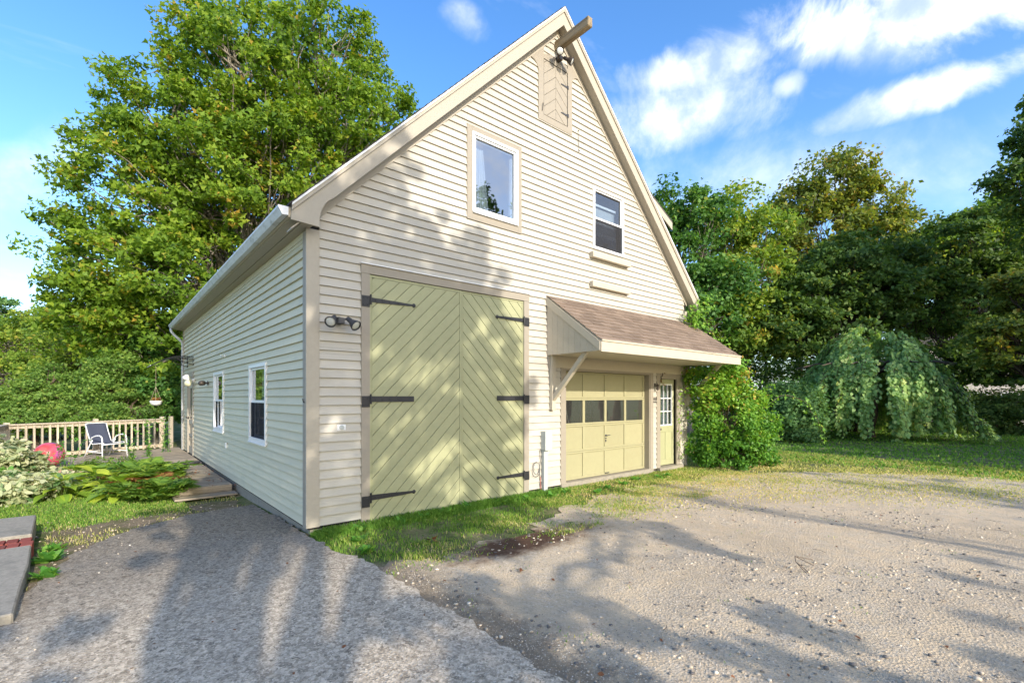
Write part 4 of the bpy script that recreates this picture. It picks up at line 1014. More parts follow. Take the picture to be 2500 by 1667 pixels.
# hanging basket
bx, by, bz = -.90, 10.42, 1.55
hb = empty('hanging_basket', (bx, by, bz), 'white bowl basket with withered plant hanging below the awning', 'hanging basket')
mb = MB(); mb.lathe([(.02, -.115), (.08, -.105), (.125, -.06), (.145, .0), (.15, .02), (.14, .02), (.13, .0), (.11, -.05), (.02, -.08)], (bx, by, bz), (0, 0, 1), 22); mb.build('bowl', 'white_vinyl', hb, smooth=True)
mb = MB(); mb.lathe([(.13, -.02), (.13, -.005), (.06, .012), (.01, .015)], (bx, by, bz), (0, 0, 1), 16); mb.build('potting_soil', 'soil', hb)
for k in range(3):
    a_ = k * 2.1 + .4; mb = MB(); mb.tube([(bx + .145 * math.cos(a_), by + .145 * math.sin(a_), bz + .01), (bx, by, bz + .42)], .004, 5); mb.build('cord', 'rope', hb)
mb = MB(); mb.tube([(bx, by, bz + .42), (bx, by, 2.585)], .0035, 5); mb.build('cord', 'rope', hb)
nP = 160; P = np.stack([bx + rng.normal(0, .05, nP), by + rng.normal(0, .05, nP), bz + np.abs(rng.normal(.02, .04, nP))], 1)
leaves('withered_plant', P, .06, 'leaf_russet', hb, 'long', (0, -1, 0), 1.2)
# electric box, conduit, wires
t = empty('meter_box', (4.24, 0, .85), 'grey electrical box on the siding between green doors and garage', 'electrical box')
mb = MB(); mb.box(4.16, 4.33, -.14, -.021, .69, 1.04); mb.build('housing', 'grey_box', t, bevel=.006)
mb = MB(); mb.box(4.155, 4.335, -.152, -.1405, .685, 1.045); mb.build('cover', 'grey_box', t, bevel=.004)
mb = MB(); mb.box(4.175, 4.275, -.10, -.022, -.12, .689); mb.build('conduit', 'grey_box', t, bevel=.008)
mb = MB(); mb.box(4.285, 4.335, -.06, -.022, .61, .66); mb.build('small_fitting', 'white_vinyl', t, bevel=.003)
cw = empty('loose_cable', (4.0, -.03, .35), 'coil of thin dark cable hanging beside the electrical box conduit', 'cable')
def coil(cx, cz, rx, rz, a0, a1, y, n=26): return [(cx + rx * math.cos(a0 + (a1 - a0) * i / n), y - .01 * math.sin(i * 1.3), cz + rz * math.sin(a0 + (a1 - a0) * i / n)) for i in range(n + 1)]
mb = MB(); mb.tube(coil(4.02, .34, .09, .14, .5, 6.9, -.045), .0045, 5); mb.tube(coil(4.04, .36, .07, .11, 1.2, 6.0, -.035), .004, 5); mb.tube([(4.13, -.03, .69), (4.14, -.035, .5), (4.12, -.035, .3), (4.13, -.03, .05), (4.13, -.03, -.1)], .005, 5); mb.build('cable_coil', 'wire', cw)
mb = MB(); mb.tube([(4.145, -.03, .20), (4.15, -.03, .05), (4.155, -.04, -.12)], .005, 5); mb.build('red_cable', 'red_wire', cw)
# outlets, number, little lamp, hooks
t = empty('outlet', (.42, 0, 1.26), 'white weatherproof outlet on the siding left of the big green doors', 'outlet')
mb = MB(); mb.box(.36, .478, -.030, -.018, 1.222, 1.302); mb.build('plate', 'white_vinyl', t, bevel=.004); mb = MB(); mb.lathe([(.033, .030), (.033, .040), (.02, .044)], (.42, 0, 1.262), (0, -1, 0), 16); mb.build('cap', 'grey_box', t)
t = empty('outlet', (0, 5.30, .65), 'small white outlet box low on the side wall under the windows', 'outlet')
mb = MB(); mb.box(-.055, -.02, 5.26, 5.34, .58, .70); mb.build('cover', 'white_vinyl', t, bevel=.005)
t = empty('cable_bracket', (0, 5.5, 2.56), 'small white bracket high on the side wall above the windows', 'bracket')
mb = MB(); mb.box(-.04, -.02, 5.42, 5.50, 2.54, 2.59); mb.tube([(-.03, 5.46, 2.55), (-.12, 5.42, 2.57)], .012, 6); mb.build('arm', 'white_vinyl', t)
t = empty('house_number', (7.905, 0, 1.6), 'dark house number 88 on the siding beside the entry door', 'house number')
for i, dz in enumerate((0, 1)):
    cx_ = 7.872 + i * .068
    mb = MB()
    for (zz_, r1, r2) in ((1.575, .026, .031), (1.632, .022, .027)):
        ring = [(cx_ + r1 * math.cos(a_ * math.pi / 9), -.026, zz_ + r2 * math.sin(a_ * math.pi / 9)) for a_ in range(19)]; mb.tube(ring, .0055, 6, cap=False)
    mb.build('digit', 'black_iron', t)
t = empty('lantern', (7.90, 0, 1.93), 'small dark lantern between garage and entry door', 'wall lamp')
mb = MB(); mb.box(7.875, 7.925, -.035, -.02, 1.92, 2.0); mb.tube([(7.90, -.03, 1.98), (7.90, -.09, 2.0), (7.90, -.10, 1.97)], .008, 6); mb.build('mount', 'bronze', t)
mb = MB(); mb.lathe([(.01, .07), (.04, .05), (.045, .04), (.035, .035), (.03, -.05), (.035, -.06), (.01, -.075)], (7.90, -.10, 1.91), (0, 0, 1), 12); mb.build('lamp_body', 'bronze', t)
t = empty('pull_cable', (5.2, 0, 6.78), 'thin cable hooked on the upper siding right of the hatch', 'cable')
mb = MB(); mb.tube([(5.19, -.03, 6.99), (5.205, -.035, 6.62)], .004, 5); mb.tube([(5.19, -.02, 6.99), (5.19, -.05, 6.99)], .01, 6); mb.tube([(5.185, -.04, 6.61), (5.205, -.05, 6.58), (5.225, -.04, 6.61)], .007, 6); mb.build('cable_line', 'wire', t)
t = empty('hose_hook', (-.03, .01, 1.62), 'small dark hook on the corner board at the barn corner', 'hook')
mb = MB(); mb.tube([(-.026, .05, 1.60), (-.06, .03, 1.61), (-.07, .02, 1.65)], .008, 6); mb.build('hook_arm', 'dark_metal', t)

# ------------------------------------------------------------------ boardwalk and deck
dk = empty('deck', (-1.8, 9, -.1), 'weathered grey plank deck and boardwalk leading to the side door', 'deck')
y = 4.55
while y < 8.5:
    xl_ = -1.02 + .0 * y; MB().box(xl_ + random.uniform(-.01, .01), -.06, y + .003, y + .137, -.112, -.075 + random.uniform(-.003, .003)).build('plank', 'deck_wood', dk, bevel=.003); y += .142
MB().box(-1.02, -.06, 4.535, 4.549, -.20, -.078).build('riser', 'deck_wood', dk, bevel=.003)
for i in range(2): MB().box(-1.05, -.03, 4.16 + i * .19, 4.34 + i * .19, -.235, -.20).build('step_tread', 'deck_wood', dk, bevel=.004)
MB().box(-.16, -.09, 4.20, 4.30, -.36, -.236).build('step_post', 'deck_wood', dk); MB().box(-1.0, -.92, 4.22, 4.30, -.36, -.236).build('step_post', 'deck_wood', dk)
MB().box(-1.0, -.08, 4.56, 8.5, -.20, -.1125).build('joist_frame', 'deck_wood', dk)
DR0, DR1 = Vector((-3.95, 11.75)), Vector((-.20, 13.55))
def rail_y(x): return DR0.y + (DR1.y - DR0.y) * (x - DR0.x) / (DR1.x - DR0.x)
y = 8.52
while y < 13.6:
    # deck boards end at the slanting back edge
    x0_ = -4.0 if y < 11.6 else max(-4.0, DR0.x + (y - DR0.y) * (DR1.x - DR0.x) / (DR1.y - DR0.y))
    x1_ = -.05
    if x1_ - x0_ > .1: MB().box(x0_, x1_, y + .003, y + .137, -.085, -.045 + random.uniform(-.003, .003)).build('plank', 'deck_wood', dk, bevel=.003)
    y += .142
MB().box(-4.0, -.06, 8.49, 8.515, -.25, -.05).build('edge_board', 'deck_wood', dk)
MB().box(-1.0, -.12, 8.36, 8.66, -.044, -.02).build('threshold', 'dark_metal', dk)
rl = empty('deck_railing', (-2.1, 12.6, 0), 'weathered wood railing with square balusters along the back of the deck', 'railing')
u = (DR1 - DR0).normalized(); nn_ = Vector((-u.y, u.x))
def obox(p0, p1, hw, z0, z1):
    d = (p1 - p0).normalized(); n_ = Vector((-d.y, d.x)) * hw; c = [p0 - n_, p1 - n_, p1 + n_, p0 + n_]
    return MB().add([(q.x, q.y, z0) for q in c] + [(q.x, q.y, z1) for q in c], [(0, 3, 2, 1), (4, 5, 6, 7), (0, 1, 5, 4), (1, 2, 6, 5), (2, 3, 7, 6), (3, 0, 4, 7)])
L = (DR1 - DR0).length
obox(DR0, DR1 - u * .3, .07, .92, .958).build('handrail', 'rail_wood', rl); obox(DR0, DR1 - u * .3, .02, .83, .9195).build('rail', 'rail_wood', rl); obox(DR0, DR1 - u * .3, .02, .02, .11).build('rail', 'rail_wood', rl)
s = .18
while s < L - .35:
    p = DR0 + u * s + nn_ * -.04; obox(p - u * .02, p + u * .02, .02, -.02, .905).build('baluster', 'rail_wood', rl, bevel=.002); s += .168
for s in (0, L * .47, L - .34, L - .06): p = DR0 + u * s + nn_ * .05; obox(p - u * .05, p + u * .05, .05, -.05, 1.02 if s else 1.0).build('post', 'rail_wood', rl, bevel=.004)
A0 = DR0 + Vector((-.05, -.05)); A1 = Vector((-4.05, 9.3)); ua = (A1 - A0).normalized()
obox(A0, A1, .07, .92, .958).build('handrail', 'rail_wood', rl); obox(A0, A1, .02, .82, .9195).build('rail', 'rail_wood', rl)
s = .1
while s < (A1 - A0).length: p = A0 + ua * s; obox(p - ua * .02, p + ua * .02, .019, -.02, .82).build('baluster', 'rail_wood', rl); s += .17

# patio chair (built facing -y, origin on the deck)
ch = empty('patio_chair', (-1.95, 11.55, -.042), 'white tubular patio chair with navy sling seat on the deck', 'chair', local=True)
W2 = .30
def fr(pts, r=.016): return MB().tube(pts, r, 8)
seat_side = lambda sx: [(sx * (W2 - .03), -.29, .40), (sx * (W2 - .03), -.27, .425), (sx * (W2 - .03), .16, .385), (sx * (W2 - .03), .24, .43), (sx * (W2 - .03), .36, .70), (sx * (W2 - .03), .45, .95)]
for sx in (-1, 1):
    fr(seat_side(sx), .014).build('seat_rail', 'white_metal', ch, smooth=True)
    fr([(sx * (W2 + .03), -.32, 0), (sx * (W2 + .02), -.30, .30), (sx * (W2 + .02), -.30, .52), (sx * (W2 + .02), -.27, .60), (sx * (W2 + .02), -.20, .635), (sx * (W2 + .02), -.05, .63), (sx * (W2 + .02), .10, .58), (sx * (W2 + .01), .20, .48), (sx * (W2 - .005), .24, .43)], .018).build('armrest', 'white_metal', ch, smooth=True)
    fr([(sx * (W2 + .02), .42, 0), (sx * (W2 + .01), .30, .22), (sx * (W2 + .0), .20, .40), (sx * W2, .12, .50)], .016).build('leg', 'white_metal', ch, smooth=True)
fr([(-W2 - .02, -.30, .385), (W2 + .02, -.30, .385)], .018).build('crossbar', 'white_metal', ch, smooth=True)
fr([(-W2, .33, .17), (W2, .33, .17)], .013).build('crossbar', 'white_metal', ch, smooth=True)
fr([(-W2 + .03, .45, .95), (-.2, .463, .965), (.2, .463, .965), (W2 - .03, .45, .95)], .014).build('crossbar', 'white_metal', ch, smooth=True)
for sx in (-1, 1): fr([(sx * (W2 + .02), -.30, .16), (sx * (W2 + .01), .33, .17)], .012).build('crossbar', 'white_metal', ch, smooth=True)
prof_ = [(-.28, .425), (-.15, .408), (.0, .392), (.14, .385), (.20, .41), (.25, .46), (.31, .58), (.37, .72), (.42, .86), (.45, .95), (.455, .962)]
vs = []; fs = []
for i, (yy, zz_) in enumerate(prof_):
    for k in range(7):
        t = k / 6 - .5; vs.append((t * 2 * (W2 - .03), yy + (.02 * (1 - 4 * t * t) if i > 4 else 0), zz_ - (.018 * (1 - 4 * t * t) if i <= 4 else 0) + .006))
for i in range(len(prof_) - 1):
    for k in range(6): a_ = i * 7 + k; fs.append((a_, a_ + 1, a_ + 8, a_ + 7))
sl = MB().add(vs, fs).build('sling', 'sling', ch, smooth=True, fix=False)
so = sl.modifiers.new('thick', 'SOLIDIFY'); so.thickness = .004
ch.rotation_euler = (0, 0, math.atan2(-.40, .61) + math.pi / 2 + R_(25))
ch.rotation_euler = (0, 0, R_(33))

# ball
bl = MB(); prof_ = [(.30 * math.sin(i / 16 * math.pi), -.30 * math.cos(i / 16 * math.pi)) for i in range(17)]
bl.lathe(prof_, (0, 0, 0), (0, 0, 1), 32); bo = bl.build('ball', 'ball_skin', None, smooth=True); bo.location = (-3.05, 9.95, .256)
props(bo, 'large shiny red and purple ball on the deck behind the variegated shrubs', 'ball')

# ------------------------------------------------------------------ concrete steps at the left edge
st = empty('garden_steps', (-3.2, 1.5, -.1), 'old concrete slabs with red bricks between them at the left of the driveway', 'steps')
def slab_poly(P, z0, z1, name, mat, par):
    n = len(P); mb = MB(); mb.add([(x, y, z0) for x, y in P] + [(x, y, z1) for x, y in P], [tuple(range(n))[::-1], tuple(range(n, 2 * n))] + [(i, (i + 1) % n, n + (i + 1) % n, n + i) for i in range(n)]); return mb.build(name, mat, par, bevel=.012)
slab_poly([(-2.57, -1.12), (-2.60, -.3), (-2.61, .35), (-2.66, 1.24), (-2.92, 1.22), (-2.95, .9), (-3.25, .1), (-3.6, -.6), (-4.6, -.9), (-4.6, -1.15)], -.30, -.005, 'slab', 'concrete_step', st)
slab_poly([(-2.70, 1.80), (-2.76, 3.10), (-3.6, 3.12), (-5.2, 3.05), (-5.2, 1.85)], -.30, .005, 'slab', 'concrete_step', st)
for r in range(2):
    for c in range(12):
        x1_ = -2.66 - c * .112 - r * .03; yb = 1.30 + r * .235
        MB().box(x1_ - .10, x1_, yb + random.uniform(-.004, .004), yb + .215, -.2, -.022 + random.uniform(-.008, .006)).build('brick', 'brick_red', st, bevel=.004)
for r in range(5):
    for c in range(7):
        x1_ = -2.98 - c * .225 - (r % 2) * .11 - r * .07; yb = 1.18 - r * .115
        MB().box(x1_ - .21, x1_, yb - .10, yb, -.2, -.024 + random.uniform(-.01, .006)).build('brick', 'brick_red', st, bevel=.004)

# ------------------------------------------------------------------ vegetation builders
def ell_pts(lobes, n, shell=.55, r=rng):
    """points in a union of lobes (cx,cy,cz,rx[,rz]), favouring the outer shell"""
    vol = np.array([l[3] ** 2.3 for l in lobes]); pick = r.choice(len(lobes), n, p=vol / vol.sum())
    Lb = np.array([(l[0], l[1], l[2], l[3], l[4] if len(l) > 4 else l[3] * .85) for l in lobes])[pick]
    d = r.normal(0, 1, (n, 3)); d /= np.linalg.norm(d, axis=1, keepdims=True)
    rad = (shell + (1 - shell) * r.random(n)) ** .6
    return Lb[:, :3] + d * rad[:, None] * Lb[:, [3, 3, 4]], pick, d
def tubes_np(paths, n=5):
    """paths: list of (pts (k,3), radii (k,)) -> one mesh's arrays"""
    Vs, C, I = [], [], []; base = 0
    for pts, rad in paths:
        pts = np.asarray(pts, float); k = len(pts); d = np.gradient(pts, axis=0); d /= np.linalg.norm(d, axis=1, keepdims=True) + 1e-9
        ref = np.array([0, 0, 1.0]) if abs(d[0, 2]) < .9 else np.array([1.0, 0, 0])
        u = np.cross(d, ref); u /= np.linalg.norm(u, axis=1, keepdims=True) + 1e-9; w = np.cross(d, u)
        a = np.arange(n) * 2 * np.pi / n
        ring = pts[:, None] + np.asarray(rad)[:, None, None] * (u[:, None] * np.cos(a)[None, :, None] + w[:, None] * np.sin(a)[None, :, None])
        Vs.append(ring.reshape(-1, 3)); i, j = np.meshgrid(np.arange(n), np.arange(k - 1)); i = i.ravel(); j = j.ravel()
        q = np.stack([j * n + i, j * n + (i + 1) % n, (j + 1) * n + (i + 1) % n, (j + 1) * n + i], 1) + base
        I.append(q.ravel()); C.append(np.full(len(q), 4)); base += k * n
    return np.concatenate(Vs), np.concatenate(C), np.concatenate(I)
def bend(p0, p1, k=6, sag=.0, wob=.06, r=rng):
    t = np.linspace(0, 1, k)[:, None]; p0 = np.asarray(p0, float); p1 = np.asarray(p1, float); L = np.linalg.norm(p1 - p0)
    P = p0 + (p1 - p0) * t; P[:, 2] += sag * L * np.sin(t[:, 0] * np.pi)
    P[1:-1] += r.normal(0, wob * L / k * 1.5, (k - 2, 3)); return P
def tree(name, label, base, lobes, nclump, per, size, lm, bm='bark_grey', tr=.22, cr=.55, shape='quad', fork=.3, group=None, cat='tree', spread=.95, flat=.6, stems=1, tonebias=0.0, shell=.5, twig=.012, zmin=None):
    t = empty(name, (base[0], base[1], hz1(base[0], base[1])), label, cat, group)
    ctr, pick, d = ell_pts(lobes, nclump, shell)
    if zmin is not None: ctr[:, 2] = np.maximum(ctr[:, 2], zmin + rng.random(nclump) * .8)
    top = max(l[2] for l in lobes); z0 = hz1(base[0], base[1]) - .2
    trunks = []; fz = z0 + (top - z0) * fork
    limbs = []
    cen = np.mean([l[:3] for l in lobes], 0)
    trunks.append((bend((base[0], base[1], z0), (base[0] + (cen[0] - base[0]) * .3, base[1] + (cen[1] - base[1]) * .3, fz), 5, 0, .05), np.linspace(tr * 1.25, tr * .85, 5)))
    fp = trunks[0][0][-1]
    lend = []
    for l in lobes:
        p1 = np.array(l[:3]) + rng.normal(0, l[3] * .12, 3); P = bend(fp + rng.normal(0, .05, 3), p1, 8, .06, .09); r1 = tr * .55 * min(1.0, .5 + l[3] / 6)
        limbs.append((P, np.linspace(r1, r1 * .28, 8))); lend.append(P)
    for i in range(nclump):                                   # each clump hangs on its own branch from its lobe's limb
        if i % 2 and nclump > 260: continue
        P = lend[pick[i]]; q = P[rng.integers(2, 8)]
        q = q + (P[min(7, rng.integers(3, 8))] - q) * rng.random() + rng.normal(0, .05, 3); B = bend(q, ctr[i], 5, .05, .12); limbs.append((B, np.linspace(twig * 2.6, twig * .6, 5)))
    V, C, I = tubes_np(trunks, 9); np_mesh('trunk', V, C, I, bm, t, smooth=True)
    V, C, I = tubes_np(limbs, 5); lb_ = np_mesh('branches', V, C, I, bm, t, smooth=True)
    N = nclump * per
    cc = np.repeat(ctr, per, 0); dd = np.repeat(d, per, 0)
    cs = np.repeat(cr * rng.uniform(.6, 1.35, nclump), per)[:, None]
    off = rng.normal(0, 1, (N, 3)); off /= np.linalg.norm(off, axis=1, keepdims=True); off *= (rng.random((N, 1)) ** .5)
    P = cc + off * cs * np.array([1, 1, flat])
    P[:, 2] = np.maximum(P[:, 2], hfun(P[:, 0], P[:, 1]) + .05)
    up = np.array([0, 0, .7]) + dd * .7
    tone = np.clip(np.repeat(rng.normal(.45 + tonebias, .16, nclump), per) + rng.normal(0, .2, N), 0, .985)
    leaves('crown', P, size, lm, t, shape, up, spread, tone)
    return t
def W(px, py, d):
    p = Vector((CX, CY, CH)) + F_ * d + RT * ((px - 1250) / 1170.7 * d); return (p.x, p.y, CH + (969.6 - py) / 1170.7 * d)
def lob(px, py, d, r, rz=None): x, y, z = W(px, py, d); return (x, y, z, r) if rz is None else (x, y, z, r, rz)
def gbase(px, d): x, y, z = W(px, 969, d); return (x, y)

# the big maple behind the barn
tree('maple_tree', 'huge green maple rising behind the left roof slope of the barn', (3.3, 16.6),
     [lob(620, 200, 20, 3.5), lob(780, 150, 21, 2.9), lob(880, 300, 20.5, 2.7), lob(460, 330, 19.5, 3.2), lob(365, 480, 19, 3.0), lob(290, 640, 18.5, 2.5), lob(560, 470, 20, 3.6), lob(720, 420, 20.5, 3.5), lob(480, 700, 19, 3.0),
      lob(195, 700, 18, 1.3), lob(385, 830, 18.8, 2.2), lob(880, 460, 21, 2.6), lob(250, 800, 18.6, 1.6), lob(540, 60, 20, 1.6), lob(225, 560, 18.3, 1.2)],
     1200, 105, .17, 'leaf_maple', 'bark_grey', .42, .62, 'lobed', .22, twig=.02, shell=.42, flat=.55)
# trees and shrubs beyond the deck
L_ = []
def left_tree(label, px, d, tops, nc, per, size, lm, bark_='bark_grey', name='leafy_tree', **k):
    tree(name, label, gbase(px, d), tops, nc, per, size, lm, bark_, k.pop('tr', .12), k.pop('cr', .5), k.pop('shape', 'quad'), k.pop('fork', .25), group='trees beyond the deck', **k)
left_tree('yellow green young tree left of the maple, beyond the deck', 210, 22, [lob(200, 860, 22, 1.7), lob(290, 830, 22, 1.5), lob(250, 790, 22, 1.0), lob(170, 910, 21.5, 1.4), lob(330, 900, 22, 1.4)], 230, 80, .15, 'leaf_yellow')
left_tree('yellow green tree with thin trunk at the left picture edge beyond the deck', 60, 24, [lob(40, 850, 24, 1.8), lob(110, 800, 24, 1.3), lob(20, 920, 23, 1.5), lob(110, 900, 23, 1.3)], 210, 75, .15, 'leaf_yellow')
left_tree('dense green maple sapling behind the corner of the deck railing', 380, 19, [lob(350, 880, 19, 1.3), lob(420, 840, 19.5, 1.4), lob(400, 940, 18.5, 1.2), lob(330, 960, 18.5, .9), lob(440, 980, 18.5, .9)], 240, 85, .13, 'leaf_mid')
left_tree('bluish green hemlock with layered sprays in the middle beyond the railing', 240, 17.5, [lob(250, 950, 17.5, 1.1, .8), lob(280, 900, 17.5, .8), lob(180, 985, 17.5, 1.0, .7), lob(320, 1000, 17, .9, .7), lob(240, 1020, 17, 1.1, .6)], 240, 120, .105, 'leaf_hemlock', 'bark_brown', 'hemlock_tree', shape='spray', flat=.42, cr=.40)
left_tree('bluish green hemlock with layered sprays at the far left beyond the railing', 90, 17, [lob(90, 980, 17, 1.1, .7), lob(60, 1020, 16.5, 1.1, .6), lob(130, 930, 17.5, .8), lob(20, 990, 17, .9, .7)], 200, 120, .105, 'leaf_hemlock', 'bark_brown', 'hemlock_tree', shape='spray', flat=.42, cr=.40)
left_tree('distant dark pine top against the sky at the left edge', 10, 34, [lob(0, 800, 34, 1.6), lob(12, 760, 34, 1.0), lob(30, 840, 34, 1.6), lob(0, 880, 34, 2)], 150, 70, .22, 'leaf_conifer', 'bark_dark', 'pine_tree', shape='spray', flat=.35, cr=.6)
left_tree('tall green tree behind the yellow saplings at the left', 130, 30, [lob(130, 850, 30, 2.0), lob(200, 830, 30, 1.8), lob(60, 880, 30, 2.0), lob(290, 860, 30, 2.2)], 220, 70, .2, 'leaf_mid')

# trees to the right of the barn
def rt(label, px, d, lobes_, nc, per, size, lm, bark_='bark_grey', name='leafy_tree', **k):
    tree(name, label, gbase(px, d), lobes_, nc, per, size, lm, bark_, k.pop('tr', .2), k.pop('cr', .62), k.pop('shape', 'quad'), k.pop('fork', .25), group=k.pop('group', 'trees right of the barn'), **k)
rt('slender green tree with pale limbs just right of the barn roof', 1680, 24, [lob(1660, 500, 24, 1.5), lob(1620, 560, 24, 1.4), lob(1720, 540, 24, 1.5), lob(1650, 650, 24, 1.9), lob(1690, 780, 24, 2.2), lob(1600, 700, 24, 1.6), lob(1760, 700, 24, 1.8)], 330, 70, .2, 'leaf_mid', shell=.35)
rt('yellowing tree with autumn patches second right of the barn roof', 1800, 25, [lob(1800, 520, 25, 1.6), lob(1760, 590, 25, 1.7), lob(1860, 560, 25, 1.4), lob(1830, 680, 25, 2.1), lob(1780, 800, 25, 2.2), lob(1870, 780, 25, 2)], 330, 70, .2, 'leaf_yellow')
rt('tallest broad olive green tree in the middle of the right side', 2050, 29, [lob(2040, 450, 29, 2.1), lob(1960, 500, 29, 1.7), lob(2120, 510, 29, 2.0), lob(2000, 600, 29, 2.8), lob(2130, 610, 29, 2.4), lob(2210, 560, 29, 1.3), lob(2060, 720, 29, 2.6), lob(1930, 640, 29, 2.0), lob(2060, 400, 29, 1.1)], 460, 80, .23, 'leaf_olive', cr=.75)
rt('dark green maple directly behind the weeping tree', 2080, 24.5, [lob(2060, 660, 24.5, 2.0), lob(2130, 600, 24.5, 1.2), lob(1980, 720, 24.5, 1.9), lob(2140, 720, 24.5, 2.0), lob(2050, 790, 24, 1.9), lob(1930, 800, 24, 1.8), lob(2190, 650, 25, 1.5)], 420, 80, .2, 'leaf_dark', 'bark_dark', flat=.4)
rt('broad dark maple with drooping layered boughs at the right', 2330, 25, [lob(2300, 620, 25, 2.0), lob(2400, 600, 25, 2.3), lob(2230, 720, 25, 1.9), lob(2340, 750, 25, 2.0), lob(2450, 700, 25, 2.2), lob(2180, 790, 25, 1.4), lob(2280, 830, 24.5, 1.3), lob(2420, 820, 25, 1.4), lob(2440, 900, 24, 1.2), lob(2360, 920, 24.5, .9), lob(2500, 880, 24, 1.2), lob(2300, 880, 24.5, 1.1), lob(2380, 860, 24, 1.0)], 430, 80, .2, 'leaf_dark', 'bark_dark', flat=.35, shell=.6)
rt('bright green tree crown behind the dark maple at the right edge', 2420, 33, [lob(2400, 570, 33, 2.2), lob(2330, 580, 33, 1.8), lob(2480, 540, 33, 2.6), lob(2260, 620, 33, 1.7), lob(2440, 680, 33, 3)], 330, 70, .26, 'leaf_maple', cr=.8)
rt('tree with a high bough reaching in at the upper right picture edge', 2760, 19, [lob(2530, 330, 19, 1.15, .7), lob(2480, 430, 19, 1.0, .55), lob(2540, 480, 19, 1.1, .8), lob(2640, 350, 19, 2.0), lob(2700, 560, 19, 2.4), lob(2560, 250, 19, .8)], 300, 75, .17, 'leaf_dark', 'bark_dark', cr=.45)
rt('olive bough tree hanging low at the right picture edge', 2620, 17, [lob(2490, 690, 17, .9, .35), lob(2450, 800, 17, .9, .35), lob(2490, 870, 17, 1.0, .4), lob(2580, 760, 17, 1.6), lob(2400, 830, 17, .5, .2)], 220, 80, .14, 'leaf_olive', 'bark_dark', cr=.42, flat=.35)
# far woods: a mass beyond counting
def woods(name, label, specs, lm, size, per):
    Ps = []; paths = []
    for px, d, topy, r in specs:
        x, y = gbase(px, d); zt = CH + (969.6 - topy) / 1170.7 * d; n = per
        zz = rng.uniform(.2, 1, n) ** .8 * zt; rad = r * np.sin(np.clip(zz / zt, .12, 1) * np.pi * .85) ** .5
        a = rng.uniform(0, 6.28, n); q = rng.random(n) ** .4
        Ps.append(np.stack([x + np.cos(a) * rad * q, y + np.sin(a) * rad * q, zz], 1))
        paths.append((bend((x, y, -1.2), (x, y, zt * .8), 5), np.linspace(.2, .05, 5)))
    P = np.concatenate(Ps) + rng.normal(0, .15, (len(specs) * per, 3))
    t = empty(name, (P[:, 0].mean(), P[:, 1].mean(), -.1), label, 'woods'); props(t, kind='stuff')
    tone = np.clip(.45 + .25 * vnoise(P[:, 0] * 1.1 + P[:, 2], P[:, 1] * 1.1 + P[:, 2] * .7, .9, 3) + rng.normal(0, .2, len(P)), 0, 1)
    props(leaves('foliage', P, size, lm, t, 'quad', (0, -.3, 1), .9, tone), kind='stuff'); V, C, I = tubes_np(paths, 6); props(np_mesh('trunks', V, C, I, 'bark_dark', t), kind='stuff')
woods('left_woods', 'hazy mass of woodland beyond the deck', [(p, random.uniform(36, 44), 850 + random.uniform(-30, 40), random.uniform(2.6, 3.8)) for p in range(-160, 700, 60)], 'leaf_mid', .32, 1700)
woods('right_woods', 'dark mass of woodland behind the trees on the right', [(p, random.uniform(36, 44), 700 + random.uniform(-50, 60), random.uniform(3.0, 4.5)) for p in range(1500, 2900, 75)], 'leaf_dark', .36, 1700)

